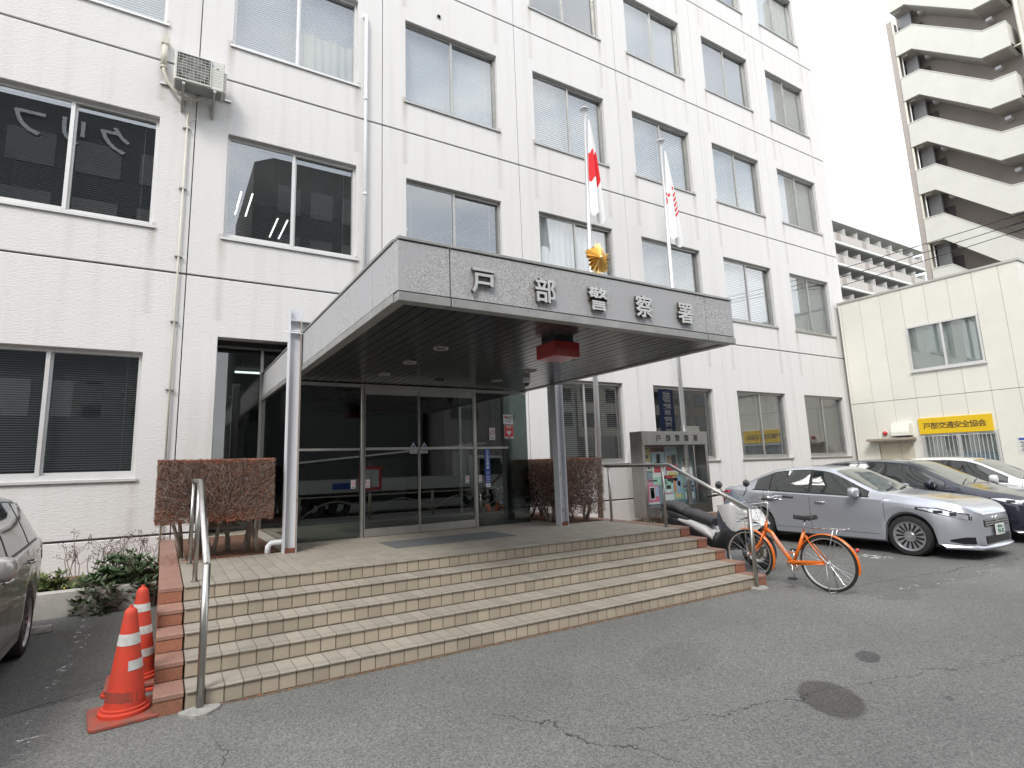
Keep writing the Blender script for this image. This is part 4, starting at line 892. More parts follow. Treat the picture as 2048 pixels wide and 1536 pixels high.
poster(10.94, 11.26, .70, 1.30, 'green', [(0, .22, .3, 1, 'orange'), (.25, .85, .25, .95, 'blue'), (.4, .7, .55, .75, 'skin'), (.1, .7, .08, .24, 'yellow')])
poster(11.29, 11.66, .68, 1.30, 'blue', [(.05, .95, .45, .95, 'pale'), (.2, .35, .5, .7, 'dark'), (.55, .7, .5, .75, 'dark'), (.05, .95, .05, .3, 'white'), (.1, .9, .33, .40, 'dark')])
# ------------------------------------------------------------------ bicycle (local: +y forward, wheels in the plane x = 0)
ORG = mat('bicycle_orange', (.78, .17, .012), .32, coat=.5); GUM = mat('grip_black', (.03,.03,.032), .6)
bk = thing('bicycle', 'orange city bicycle with wire basket on its kickstand', 'bicycle', (7.225, -6.37, 0), RAD(5.5), local=True)
def wheel_b(y, parent, front):
    R = .34; t = MB().torus((0, y, R), R-.018, .018, 0, 56, 8).build('wheel', RUBBER, parent, True)
    MB().lathe([(R-.046, -.011), (R-.034, -.013), (R-.033, .013), (R-.046, .011)], (0, y, R), 0, 56, True).build('rim', ALU, t, 40)
    s = MB()
    for k in range(32):
        a = 2*pi*k/32; o = .035*(1 if k % 2 else -1); b = a+.55*(1 if k % 4 < 2 else -1)
        s.tube([(o, y+.02*cos(b), R+.02*sin(b)), (0, y+(R-.045)*cos(a), R+(R-.045)*sin(a))], .0013, 4, False)
    s.build('spokes', CHROME, t, recalc=False); MB().tube([(-.055, y, R), (-.04, y, R), (.04, y, R), (.055, y, R)], [.008, .022, .022, .008], 12).build('hub', CHROME, t, True)
wheel_b(0, bk, 0); wheel_b(1.03, bk, 1)
def fender(y, a0, a1, nm):
    R = .362; n = 28; rows = []
    for i in range(n+1):
        a = a0+(a1-a0)*i/n; rows.append([(x, y+(R-d)*cos(a), .34+(R-d)*sin(a)) for x, d in ((-.026, .014), (-.018, .003), (0, 0), (.018, .003), (.026, .014))])
    MB().grid(rows).build(nm, ORG, bk, True, recalc=False)
fender(0, RAD(-22+180+10), RAD(40), 'rear_fender') if False else fender(0, RAD(195), RAD(20), 'rear_fender')
fender(1.03, RAD(205), RAD(75), 'front_fender')
Hh, Hl, BB, SC, RH, FH = Vector((0, .735, .80)), Vector((0, .772, .66)), Vector((0, .43, .285)), Vector((0, .255, .70)), Vector((0, 0, .34)), Vector((0, 1.03, .34))
fr_ = MB().tube([Hh, Hl], .022, 12).tube([Hl+Vector((0, -.01, .05)), Vector((0, .68, .66)), Vector((0, .60, .53)), Vector((0, .50, .385)), BB], [.023, .025, .027, .026, .024], 12).tube([BB, SC], .020, 12)
for s in (-1, 1):
    fr_.tube([BB+Vector((.03*s, -.02, 0)), Vector((.06*s, .02, .335))], .010, 8); fr_.tube([SC+Vector((.015*s, -.01, -.04)), Vector((.06*s, .02, .35))], .008, 8)
fr_.tube([Vector((0, .485, .43)), Vector((0, .40, .425)), Vector((0, .345, .47))], .008, 8).tube([BB+Vector((-.035,0,0)), BB+Vector((.035,0,0))], .026, 12)
fr_.build('frame', ORG, bk, True)
fk = MB()
for s in (-1, 1): fk.tube([Hl+Vector((.03*s, .005, -.005)), Vector((.045*s, .83, .53)), Vector((.05*s, .93, .40)), FH+Vector((.05*s, -.01, 0))], [.014, .014, .012, .009], 8)
fk.tube([Hl+Vector((-.04, .005, 0)), Hl+Vector((.04, .005, 0))], .015, 8); fk.build('fork', ORG, bk, True)
MB().tube([Hh, Hh+Vector((0, -.025, .10)), Hh+Vector((0, -.05, .24)), Hh+Vector((0, -.02, .27))], .012, 10).build('stem', CHROME, bk, True)
hb = Hh+Vector((0, -.02, .275))
for s in (-1, 1):
    MB().tube([hb, hb+Vector((.12*s, .015, .03)), hb+Vector((.22*s, -.02, .055)), hb+Vector((.27*s, -.12, .05))], .011, 8).build('handlebar', CHROME, bk, True)
    MB().tube([hb+Vector((.265*s, -.10, .05)), hb+Vector((.285*s, -.23, .04))], .016, 10).build('grip', GUM, bk, True)
    MB().tube([hb+Vector((.235*s, -.02, .04)), hb+Vector((.25*s, -.06, .015)), hb+Vector((.275*s, -.17, .0))], .005, 6).build('brake_lever', CHROME, bk, True)
MB().lathe([(0, .035), (.02, .03), (.028, .01), (.028, 0)], hb+Vector((.07, 0, .035)), 2, 14).build('bell', CHROME, bk, True)
# basket
b0 = Vector((0, .98, .80)); w0, w1, d0, d1, bh = .13, .165, .10, .135, .24; bm_ = MB()
def bpt(fx, fy, h): q = h/bh; return b0+Vector(((w0+(w1-w0)*q)*fx, (d0+(d1-d0)*q)*fy, h))
per = [(-1,-1),(1,-1),(1,1),(-1,1),(-1,-1)]
for h, rr in ((0, .003), (.05, .0016), (.10, .0016), (.15, .0016), (.20, .0016), (bh, .004)): bm_.tube([bpt(a, b, h) for a, b in per], rr, 5, False)
for (a, b), (c, d) in zip(per, per[1:]):
    for i in range(9): q = i/9; x, y_ = a+(c-a)*q, b+(d-b)*q; bm_.tube([bpt(x, y_, 0), bpt(x, y_, bh)], .0014, 4, False)
for i in range(7): q = -1+2*i/6; bm_.tube([bpt(q, -1, 0), bpt(q, 1, 0)], .0014, 4, False); bm_.tube([bpt(-1, q, 0), bpt(1, q, 0)], .0014, 4, False)
bm_.build('basket', CHROME, bk, recalc=False)
for s in (-1, 1): MB().tube([FH+Vector((.06*s, 0, 0)), b0+Vector((.09*s, .02, 0))], .004, 6).build('basket_stay', CHROME, bk)
MB().lathe([(0, -.05), (.022, -.045), (.034, 0), (.034, .012), (0, .02)], (0, .99, .735), 1, 16).build('headlight', CHROME, bk, True)
# saddle
P_ = []
for i in range(13):
    q = i/12; y_ = .36-.27*q; wd = .022+.068*max(0, (q-.25)/.75)**1.1 if q > .25 else .022+.0*q; wd *= (1 if q < .95 else .75); zt_ = .905+.03*max(0, (q-.45))**1.0+.012*(1-q)**3
    P_.append([(wd*c_, y_, zt_+h_) for c_, h_ in ((-1,-.055),(-1.05,-.03),(-.8,-.006),(-.3,.0),(.3,.0),(.8,-.006),(1.05,-.03),(1,-.055))])
sd_ = MB().grid(P_); sd_.f.append(tuple(range(8))); sd_.f.append(tuple(12*8+k for k in range(7, -1, -1))); sd_.build('saddle', GUM, bk, 60)
MB().tube([SC, SC+Vector((0, -.035, .17))], .0135, 10).build('seat_post', CHROME, bk, True)
for s in (-1, 1): MB().torus((.04*s, .15, .855), .018, .004, 2, 14, 5).build('saddle_spring', CHROME, bk)
# rack, chain case, cranks, stand, reflector
rk = MB()
for s in (-1, 1): rk.tube([(.055*s, .13, .755), (.06*s, -.06, .765), (.06*s, -.24, .765), (.05*s, -.27, .775)], .0055, 6).tube([(.06*s, -.13, .765), (.062*s, -.01, .35)], .004, 6)
for y_ in (.1, 0, -.1, -.2): rk.tube([(-.06, y_, .765), (.06, y_, .765)], .004, 5)
rk.tube([(0, .12, .76), (0, .2, .70)], .006, 6); rk.build('rear_rack', CHROME, bk, True)
cc = [(.02, .375), (.43, .335), (.50, .315), (.47, .300), (.43, .305), (.02, .335)]
MB().prism(cc, 0, -.062, -.045).build('chain_case', ORG, bk, bevel=.006)
for s, a in ((-1, RAD(-100)), (1, RAD(80))):
    e = BB+Vector((.07*s, .165*cos(a), .165*sin(a))); MB().tube([BB+Vector((.06*s, 0, 0)), e], .009, 8).build('crank', CHROME, bk, True); MB().box(e.x+(.01 if s > 0 else -.09), e.x+(.09 if s > 0 else -.01), e.y-.045, e.y+.045, e.z-.012, e.z+.012).build('pedal', GUM, bk, bevel=.004)
MB().tube([BB+Vector((-.005,0,0)), BB+Vector((.005,0,0))], .085, 26).build('chainring', CHROME, bk)
MB().tube([(.07, 0, .34), (.12, -.03, .01)], .007, 7).tube([(-.07, 0, .34), (-.12, -.03, .01)], .007, 7).tube([(.12, -.03, .012), (0, -.07, .012), (-.12, -.03, .012)], .007, 7).build('kickstand', ALUD, bk, True)
MB().lathe([(0, -.02), (.024, -.016), (.024, .006), (.012, .012)], (0, -.345, .53), 1, 16).build('rear_reflector', mat('reflector_red', (.6,.01,.015), .15, coat=.5), bk, True)
MB().tube([(.05, .0, .34), (.06, -.04, .27), (.055, -.02, .2)], .012, 7).build('derailleur', ALUD, bk, True)
d_ = (BB-Vector((0, .68, .66))).normalized(); M_ = Matrix.Translation((.0285, .585, .475)) @ Matrix(((0, -1, 0, 0), (1, 0, 0, 0), (0, 0, 1, 0), (0, 0, 0, 1)))
M_ = Matrix.Translation((-.0285, .59, .508)) @ Matrix(((0, 1, 0, 0), (-1, 0, 0, 0), (0, 0, 1, 0), (0, 0, 0, 1))) @ Matrix.Rotation(RAD(-57), 4, 'Y') @ Matrix.Rotation(0, 4, 'Z')
text_mb('COVENTRY', .048, .001, .0006, Matrix.Translation((-.0285, .577, .508)) @ Matrix(((0, 1, 0, 0), (-1, 0, 0, 0), (0, 0, 1, 0), (0, 0, 0, 1))) @ Matrix.Rotation(RAD(53), 4, 'Y')).build('lettering', pc['white'], bk)
MB().tube([hb+Vector((-.2, .0, .04)), hb+Vector((-.1, .12, -.02)), hb+Vector((-.02, .12, -.25)), Vector((0, .80, .60))], .003, 5).tube([hb+Vector((.2, .0, .04)), hb+Vector((.1, .13, .0)), hb+Vector((.03, .1, -.2)), Vector((0, .70, .66))], .003, 5).build('brake_cable', CHROME, bk, True)
# ------------------------------------------------------------------ scooter (local: -y forward)
sc_ = thing('motor_scooter', 'white and black maxi scooter parked beside the granite steps', 'scooter', (7.9, -4.15, 0), 0, local=True)
SCW = mat('scooter_white', (.74,.74,.73), .28, coat=.5); SCB = mat('scooter_black', (.035,.036,.04), .35, coat=.3); SCG = mat('scooter_grey', (.12,.14,.18), .3, coat=.4); SEAT = mat('seat_vinyl', (.045,.045,.048), .6, bump=.2, bscale=120)
LAMPS = mat('scooter_lamp', (.5,.52,.55), .08, .6, coat=.8)
def blob(rows, nm, m, par=None):
    """rows: (y, zlow, zhigh, halfwidth) stations -> rounded loft"""
    G_ = []; k = 14
    for y_, zl, zh, hw in rows:
        zc, hz = (zl+zh)/2, (zh-zl)/2
        G_.append([(hw*math.copysign(abs(cos(a))**.7, cos(a)), y_, zc+hz*math.copysign(abs(sin(a))**.7, sin(a))) for a in [2*pi*i/k for i in range(k+1)]])
    mb = MB().grid(G_); mb.f.append(tuple(range(k))); mb.f.append(tuple((len(rows)-1)*(k+1)+i for i in range(k-1, -1, -1)))
    return mb.build(nm, m, par or sc_, 60)
def wheel_s(y_, R, nm):
    t = MB().lathe([(R-.10, -.055), (R-.03, -.06), (R, -.03), (R, .03), (R-.03, .06), (R-.10, .055)], (0, y_, R), 0, 40, True).build('wheel', RUBBER, sc_, 50)
    MB().lathe([(R-.115, -.045), (R-.10, -.05), (R-.10, .05), (R-.115, .045)], (0, y_, R), 0, 36, True).build('rim', ALU, t, 40)
    s = MB()
    for k in range(5):
        a = 2*pi*k/5; s.tube([(0, y_+.03*cos(a), R+.03*sin(a)), (0, y_+(R-.11)*cos(a+.2), R+(R-.11)*sin(a+.2))], .017, 6)
    s.tube([(-.07, y_, R), (.07, y_, R)], .035, 12).build('spokes', SCG, t, True)
    MB().lathe([(.07, -.062), (.125, -.062), (.125, -.066), (.07, -.066)], (0, y_, R), 0, 32, True).build('brake_disc', mat('brake_disc_gold', (.62,.52,.34), .3, 1.0) if 'brake_disc_gold' not in bpy.data.materials else bpy.data.materials['brake_disc_gold'], t, 40)
wheel_s(-.80, .275, 'f'); wheel_s(.72, .275, 'r')
blob([(1.08, .62, .72, .05), (.98, .52, .82, .12), (.75, .50, .84, .17), (.4, .36, .76, .19), (.1, .26, .60, .19), (-.2, .22, .42, .18), (-.45, .24, .42, .15)], 'rear_body', SCB)
blob([(.55, .60, .70, .185), (.3, .52, .68, .20), (.05, .40, .60, .205), (-.12, .36, .46, .20)], 'side_panel_white', SCW)
blob([(1.0, .66, .78, .10), (.8, .60, .76, .165), (.5, .56, .70, .185)], 'tail_panel', SCG)
blob([(1.0, .82, .90, .09), (.88, .80, .95, .15), (.66, .78, .93, .17), (.50, .74, .84, .17), (.44, .72, .845, .165)], 'pillion_seat', SEAT); blob([(.47, .68, .84, .16), (.35, .66, .83, .17), (.1, .62, .77, .16), (-.08, .58, .70, .11)], 'rider_seat', SEAT)
for sg in (-1, 1):
    MB().add([(sg*x_, y_, z_) for x_, y_, z_ in ((.17, -.36, .66), (.20, -.27, .93), (.225, -.52, .97), (.19, -.80, .84), (.10, -.98, .66), (.14, -.86, .55), (.21, -.66, .54), (.21, -.52, .56), (.12, -.52, 1.0), (.09, -.82, .88), (.0, -1.0, .68), (.0, -.84, .90), (.0, -.54, 1.02))],
      [(0, 1, 2, 7), (7, 2, 3, 6), (6, 3, 4, 5), (2, 8, 9, 3), (3, 9, 10, 4), (8, 12, 11, 9), (9, 11, 10)]).build('front_cowl', SCW, sc_, 35, bevel=.01)
    MB().add([(sg*x_, y_, z_) for x_, y_, z_ in ((.202, -.60, .70), (.188, -.80, .79), (.115, -.95, .68), (.16, -.80, .64))], [(0, 1, 2, 3)]).xf(Matrix.Translation((sg*.012, -.012, 0))).build('headlight', LAMPS, sc_)
blob([(-.20, .50, .88, .12), (-.40, .42, .94, .19), (-.60, .48, .95, .18), (-.80, .56, .82, .13), (-.92, .60, .70, .07)], 'inner_cowl', SCG)
blob([(-.05, .20, .34, .16), (-.3, .22, .60, .215), (-.5, .26, .66, .225), (-.64, .36, .56, .19)], 'leg_shield', SCB)
blob([(-.50, .50, .56, .07), (-.70, .56, .60, .075), (-.95, .55, .59, .07), (-1.08, .44, .48, .05)], 'front_fender', SCB)
for s in (-1, 1): MB().tube([(.075*s, -.60, .62), (.08*s, -.80, .275)], .022, 8).build('fork', SCG, sc_, True)
rows = []
for i in range(9):
    q = i/8; rows.append([((.19-.11*q*q)*c_, -.84+.36*q+.12*c_*c_, .90+.27*q-.05*c_*c_*q) for c_ in (-1, -.6, -.2, .2, .6, 1)])
MB().grid(rows).build('windscreen', mat('smoked_screen', (.06,.075,.10), .08, coat=.5), sc_, True, recalc=False)
for s in (-1, 1):
    MB().tube([(0, -.42, 1.06), (.2*s, -.36, 1.10), (.34*s, -.26, 1.08)], .013, 8).build('handlebar', SCB, sc_, True); MB().tube([(.25*s, -.32, 1.095), (.37*s, -.24, 1.075)], .019, 8).build('grip', GUM, sc_, True)
    MB().tube([(.24*s, -.46, 1.06), (.30*s, -.48, 1.16), (.33*s, -.46, 1.22)], .008, 7).build('mirror_arm', SCB, sc_, True); MB().lathe([(0, -.03), (.05, -.02), (.062, .0), (.055, .014), (0, .016)], (.34*s, -.46, 1.26), 1, 16).xf(Matrix.Translation((.34*s, 0, 1.26)) @ Matrix.Scale(1.25, 4, (1, 0, 0)) @ Matrix.Translation((-.34*s, 0, -1.26))).build('mirror', SCB, sc_, True)
for s in (-1, 1): MB().lathe([(0, -.02), (.03, -.01), (.03, .01), (0, .02)], (.19*s, -.55, .60), 0, 12).build('indicator', mat('indicator_red', (.5,.05,.03), .2) if s < 0 else bpy.data.materials['indicator_red'], sc_, True)
MB().box(-.07, -.02, -.44, -.40, 1.10, 1.16).build('switch_red', pc['red'], sc_, bevel=.006)
MB().tube([(-.10, .86, .80), (-.14, 1.0, .80), (0, 1.14, .80), (.14, 1.0, .80), (.10, .86, .80)], .012, 8).build('grab_rail', SCB, sc_, True)
MB().tube([(.13, .30, .30), (.16, .6, .33), (.17, 1.02, .42)], [.03, .05, .055], 12).build('muffler', SCG, sc_, True); MB().tube([(-.02, -.05, .22), (-.14, .02, .02)], .012, 7).build('stand', SCB, sc_, True)
# ------------------------------------------------------------------ cars (local: nose to -y, s runs from the nose)
CGL = mat('car_glass', (.018,.022,.022), .03, coat=.8, spec=.8); CGLW = mat('car_windscreen', (.06,.075,.07), .03, coat=.8, spec=.8); LAMPM = mat('headlamp', (.55,.57,.61), .10, .5, coat=.8); CBLK = mat('car_black_trim', (.012,.012,.014), .4); CGAP = mat('panel_gap', (.03,.03,.032), .7)
RIMM = mat('wheel_cover', (.55,.56,.58), .3, .8); PLATE = mat('number_plate', (.72,.73,.70), .5); PGREEN = mat('plate_green', (.02,.16,.09), .5); AMB = mat('lamp_amber', (.6,.25,.03), .2); TAILR = mat('tail_lamp', (.35,.01,.015), .12, coat=.5)
def paint(name, c, m=.5): return mat(name, c, .28, m, coat=.9)
def interp(tab, s):
    if s <= tab[0][0]: return tab[0][1]
    for (a, va), (b, vb) in zip(tab, tab[1:]):
        if s <= b: q = (s-a)/(b-a); return va+(vb-va)*q
    return tab[-1][1]
def smooth_tab(tab, s, h=.07): return sum(interp(tab, s+d*h)*wt for d, wt in ((-1, .25), (0, .5), (1, .25)))
def car(loc, lab, body, Lc, W2, top, belt, wt, plan, arches, R, wins, ws, rw, doors, handles, mirror, plate=None, front='sedan', grp='parked cars'):
    t = thing('car', lab, 'car', loc, 0, grp, local=True); y0 = -Lc/2; Y = lambda s: y0+s
    zt = lambda s: smooth_tab(top, s, .05); zbl = lambda s: smooth_tab(belt, s); wb = lambda s: interp(plan, s)*W2; wr = lambda s: min(smooth_tab(wt, s), wb(s)-.03)
    def zb(s):
        z = .19+.05*max(0, (s-Lc+.5)/.5)
        for c_ in arches:
            if abs(s-c_) < R+.045: z = max(z, .30+sqrt((R+.045)**2-(s-c_)**2))
        return z
    def sec(s):
        w_, b_, bl, tp, r_ = wb(s), zb(s), zbl(s), zt(s), wr(s); bl = min(bl, tp-.01); b_ = min(b_, bl-.12)
        h = bl-b_; P = [(w_-.09, b_), (w_-.022, b_+.035), (w_-.004, b_+.25*h), (w_+.004, b_+.55*h), (w_, b_+.80*h), (w_-.012, bl-.02), (w_-.045, bl+.012 if tp > bl+.1 else bl+(tp-bl)*.3)]
        z6 = P[-1][1]; ze = tp-.045 if tp > bl+.15 else bl+(tp-bl)*.75; w6 = w_-.045
        for q in (.33, .66, 1.0): P.append((w6+(r_-w6)*(q**1.15), z6+(ze-z6)*q))
        P += [(r_-.07, ze+(tp-ze)*.6), (r_*.6, tp-.008), (0, tp)]
        return P
    def hw(s, z):
        P = sec(s)
        for (xa, za), (xb, zb_) in zip(P, P[1:]):
            if za <= z <= zb_ and zb_ > za: return xa+(xb-xa)*(z-za)/(zb_-za)
        return P[-2][0]
    n = 110; G_ = []
    for i in range(n+1):
        s = Lc*i/n; P = sec(s); G_.append([(x, Y(s), z) for x, z in P]+[(-x, Y(s), z) for x, z in P[-2::-1]])
    mb = MB().grid(G_); k = len(G_[0]); mb.f.append(tuple(range(k))); mb.f.append(tuple(n*k+i for i in range(k-1, -1, -1)))
    bd = mb.build('body', body, t, 38)
    MB().box(-W2+.16, W2-.16, Y(.25), Y(Lc-.25), .17, .72).build('underbody', CBLK, t)
    for c_ in arches:
        for s in (-1, 1):
            x0 = s*(W2-.012); wh = MB().lathe([(R-.085, -.10*s), (R-.02, -.10*s), (R, -.075*s), (R, .06*s), (R-.02, .09*s), (R-.075, .095*s), (R-.085, .085*s)], (x0-s*.10, Y(c_), R), 0, 44, True).build('wheel', RUBBER, t, 40)
            MB().lathe([(0, .055*s), (.05, .06*s), (.06, .05*s), (R-.10, .066*s), (R-.088, .086*s), (R-.078, .088*s)], (x0-s*.10, Y(c_), R), 0, 40, cap=False).build('rim', RIMM, wh, 40)
            sp = MB()
            for q in range(15):
                a = 2*pi*q/15; u = Vector((0, cos(a), sin(a))); v = Vector((0, -sin(a), cos(a))); c0 = Vector((x0-s*.10+s*.0665, Y(c_), R))
                p = [c0+u*.085+v*.010, c0+u*.085-v*.010, c0+u*(R-.115)-v*.018, c0+u*(R-.115)+v*.018]; o_ = Vector((s*.006, 0, 0)); sp.add(p+[q_-o_*.2 for q_ in p], [(0,1,2,3)])
            sp.build('vent', CBLK, wh, recalc=False)
    def sidepatch(s0, s1, lo, hi, m, nm, off=.004, ns=16, nz_=6, sides=(-1, 1), par=None):
        for sg in sides:
            g = []
            for i in range(ns+1):
                s = s0+(s1-s0)*i/ns; a, b = lo(s), hi(s); b = max(b, a+.002)
                g.append([(sg*(hw(s, a+(b-a)*j/nz_)+off), Y(s), a+(b-a)*j/nz_) for j in range(nz_+1)])
            MB().grid(g).build(nm, m, par or t, True, recalc=False)
    lo_w = lambda s: zbl(s)+.025
    sidepatch(wins[0][0]-.015, wins[-1][1]+.015, lambda s: lo_w(s)-.008, lambda s: max(lo_w(s)+.004, zt(s)-.068), CBLK, 'window_surround', .0025, 30)
    for s0, s1 in wins:
        sidepatch(s0, s1, lo_w, lambda s: max(lo_w(s)+.004, zt(s)-.082), CGL, 'side_window', .0055)
    sidepatch(wins[0][0]-.03, wins[-1][1]+.06, lambda s: zbl(s)+.004, lambda s: zbl(s)+.022, CBLK if front != 'sedan' else CBLK, 'waist_strip', .0045, 30, 1)
    for (s0, s1, m, nm) in ((ws[0], ws[1], CGLW, 'windscreen'), (rw[0], rw[1], CGL, 'rear_window')):
        g = []
        for i in range(15):
            s = s0+(s1-s0)*i/14; r_ = wr(s)-.055; row = []
            for j in range(13):
                x = r_*(-1+2*j/12); P = sec(s)[-4:]; ax_ = abs(x); z = P[-1][1]
                for (xa, za), (xb, zb_) in zip(P, P[1:]):
                    if xb <= ax_ <= xa: z = za+(zb_-za)*(xa-ax_)/(xa-xb)
                row.append((x, Y(s), z+.005))
            g.append(row)
        MB().grid(g).build(nm, m, t, True, recalc=False)
    for s in doors: sidepatch(s-.004, s+.004, lambda q: zb(s)+.07, lambda q: zbl(s)+.02, CGAP, 'door_gap', .0012, 1, 12)
    sidepatch(doors[0], doors[-1], lambda q: .315, lambda q: .322, CGAP, 'sill_gap', .0012, 20, 1)
    for s, z in handles:
        for sg in (-1, 1):
            x = hw(s, z); MB().tube([(sg*(x+.006), Y(s-.09), z), (sg*(x+.03), Y(s-.06), z), (sg*(x+.03), Y(s+.06), z+.004), (sg*(x+.006), Y(s+.09), z+.004)], .012, 8).build('door_handle', body if front == 'wagon' else CHROME, t, True)
    for sg in (-1, 1):
        s, z = mirror; x = hw(s, z); m_ = MB(); g = []
        for q, (hy, hz, dx) in enumerate(((.05, .05, .04), (.075, .085, .08), (.08, .092, .15), (.07, .075, .21), (.03, .03, .235))):
            g.append([(sg*(x+dx), Y(s)+hy*math.copysign(abs(cos(a))**.6, cos(a)), z+.02+hz*math.copysign(abs(sin(a))**.6, sin(a))) for a in [2*pi*i/12 for i in range(13)]])
        m_.grid(g); m_.f.append(tuple(4*13+i for i in range(12))); mr = m_.build('mirror', body, t, 50); MB().tube([(sg*(x-.02), Y(s), z-.01), (sg*(x+.09), Y(s), z-.02)], .025, 8).build('mirror_foot', CBLK, mr)
    # lamps, grille, plate
    hz0, hz1 = (.645, .76) if front == 'sedan' else (.66, .80)
    sidepatch(.10, .70, lambda s: hz0-.03+.15*((s-.10)/.6), lambda s: min(hz0+.03+.105*min(1, (s-.08)/.40)**.8, zbl(s)+.004), LAMPM, 'headlight', .006, 18, 4)
    sidepatch(.07, .74, lambda s: hz0-.04+.15*((s-.07)/.67), lambda s: min(hz0+.042+.105*min(1, max(0, s-.06)/.40)**.8, zbl(s)+.010), CBLK, 'lamp_surround', .003, 18, 4)
    sidepatch(.22, .30, lambda s: hz0+.025, lambda s: hz0+.075, CBLK, 'lamp_reflector', .008, 5, 2); sidepatch(.38, .50, lambda s: hz0+.06, lambda s: hz0+.105, CBLK, 'lamp_reflector', .008, 5, 2)
    nose = Y(0); gw = wb(0)-.06
    MB().box(-gw, gw, nose-.012, nose+.05, .50, .61).build('grille', CBLK, t, bevel=.01)
    for z in (.525, .56, .595): MB().box(-gw+.02, gw-.02, nose-.022, nose-.01, z-.007, z+.007).build('grille_bar', CHROME, t)
    MB().lathe([(0, -.03), (.04, -.026), (.05, -.02), (.05, -.01)], (0, nose-.004, .605), 1, 18).build('badge', CHROME, t)
    g = []
    for i in range(17):
        q = -1+2*i/16; s_ = .0+.30*max(0, abs(q)-.62)/.38; x = q*(W2-.16); yy = Y(s_*.75)-.014; g.append([(x, yy, .245), (x, yy-.003, .36 if abs(q) < .8 else .34)])
    MB().grid(g).build('lower_intake', CBLK, t, recalc=False)
    g = []
    for i in range(25):
        q = -1+2*i/24; s_ = .10*abs(q)**2+.34*max(0, abs(q)-.75)/.25; x = q*(W2-.02); yy = Y(s_)-.05; g.append([(x, yy+.07, .235), (x, yy, .20), (x, yy+.005, .165), (x, yy+.08, .165)])
    MB().grid(g).build('front_lip', body, t, True, recalc=False)
    sidepatch(.06, .34, lambda s: .25+.03*max(0, s-.2)/.14, lambda s: .355-.05*max(0, s-.15)/.19, CBLK, 'fog_recess', .004, 10, 3)
    for sg in (-1, 1): MB().lathe([(0, -.02), (.035, -.018), (.045, -.005), (.045, .02)], (sg*(W2-.26), Y(.10)-.01, .30), 1, 16).build('fog_lamp', LAMPM, t, True)
    pl = MB().box(-.165, .165, nose-.045, nose-.035, .36, .525).build('number_plate', PLATE, t, bevel=.004)
    MB().box(-.10, .10, nose-.036, nose-.005, .40, .48).build('plate_bracket', CBLK, t)
    if plate:
        text_mb(plate[0], .05, .002, .0005, Matrix.Translation((0, nose-.0465, .470))).build('lettering', PGREEN, pl); text_mb(plate[1], .098, .002, .002, Matrix.Translation((.015, nose-.0465, .385))).build('lettering', PGREEN, pl)
    tl = Lc-.42; sidepatch(tl, Lc-.06, lambda s: zbl(s)-.20, lambda s: zbl(s)-.02, TAILR, 'tail_light', .006, 10, 4)
    for sg in (-1, 1): MB().tube([(sg*.25-.2, Y(ws[0])+.02, zt(ws[0])+.02), (sg*.25+.25, Y(ws[0]+.12), zt(ws[0]+.12)+.018)], .010, 6).build('wiper', CBLK, t)
    return t
SED = dict(Lc=4.56, W2=.85, R=.318, arches=(.88, 3.58),
  top=[(0,.67),(.03,.76),(.12,.835),(.35,.90),(.8,.96),(1.2,1.005),(1.32,1.035),(1.55,1.14),(2.0,1.37),(2.18,1.435),(2.5,1.472),(2.9,1.47),(3.25,1.425),(3.6,1.30),(4.02,1.115),(4.15,1.085),(4.42,1.06),(4.5,1.01),(4.56,.88)],
  belt=[(0,.63),(.1,.72),(.35,.80),(.8,.865),(1.2,.905),(1.7,.93),(2.6,.96),(3.4,.99),(4.0,1.01),(4.4,1.0),(4.56,.84)],
  wt=[(0,.5),(.2,.68),(.6,.735),(1.2,.73),(1.6,.675),(2.0,.615),(2.4,.585),(2.9,.58),(3.3,.585),(3.7,.61),(4.0,.65),(4.3,.68),(4.56,.5)],
  plan=[(0,.60),(.03,.70),(.09,.79),(.18,.86),(.32,.92),(.55,.968),(.9,.992),(1.4,1.0),(3.2,1.0),(3.7,.99),(4.1,.955),(4.35,.90),(4.48,.83),(4.56,.66)],
  wins=[(1.46,2.44),(2.50,3.28),(3.31,3.62)], ws=(1.27,2.06), rw=(3.30,4.02), doors=(1.20,2.47,3.40), handles=((2.27,.815),(3.20,.845)), mirror=(1.62,.985))
WAG = dict(Lc=4.45, W2=.85, R=.31, arches=(.86, 3.48),
  top=[(0,.64),(.06,.72),(.2,.80),(.5,.88),(.95,.96),(1.2,1.03),(1.5,1.20),(1.95,1.44),(2.15,1.505),(2.5,1.54),(3.0,1.545),(3.5,1.52),(3.85,1.47),(4.0,1.40),(4.15,1.22),(4.28,1.04),(4.38,.96),(4.45,.82)],
  belt=[(0,.60),(.1,.66),(.35,.76),(.8,.86),(1.2,.93),(1.7,.97),(2.6,1.00),(3.4,1.04),(4.0,1.06),(4.25,.99),(4.45,.78)],
  wt=[(0,.5),(.2,.66),(.6,.72),(1.2,.72),(1.6,.67),(1.95,.63),(2.4,.61),(3.0,.605),(3.6,.60),(3.9,.60),(4.2,.60),(4.45,.5)],
  plan=[(0,.58),(.05,.69),(.12,.78),(.22,.85),(.36,.91),(.6,.965),(.9,.99),(1.4,1.0),(3.2,1.0),(3.7,.985),(4.1,.95),(4.3,.90),(4.4,.84),(4.45,.70)],
  wins=[(1.42,2.44),(2.50,3.28),(3.34,3.72)], ws=(1.20,2.05), rw=(3.90,4.26), doors=(1.16,2.47,3.36), handles=((2.27,.86),(3.20,.90)), mirror=(1.60,1.02))
car((11.50, -6.66+2.28, 0), 'silver four-door sedan nearest the bicycle, with a white number plate', paint('car_silver', (.50,.52,.57), .55), plate=('横浜500', '94-42'), **SED)
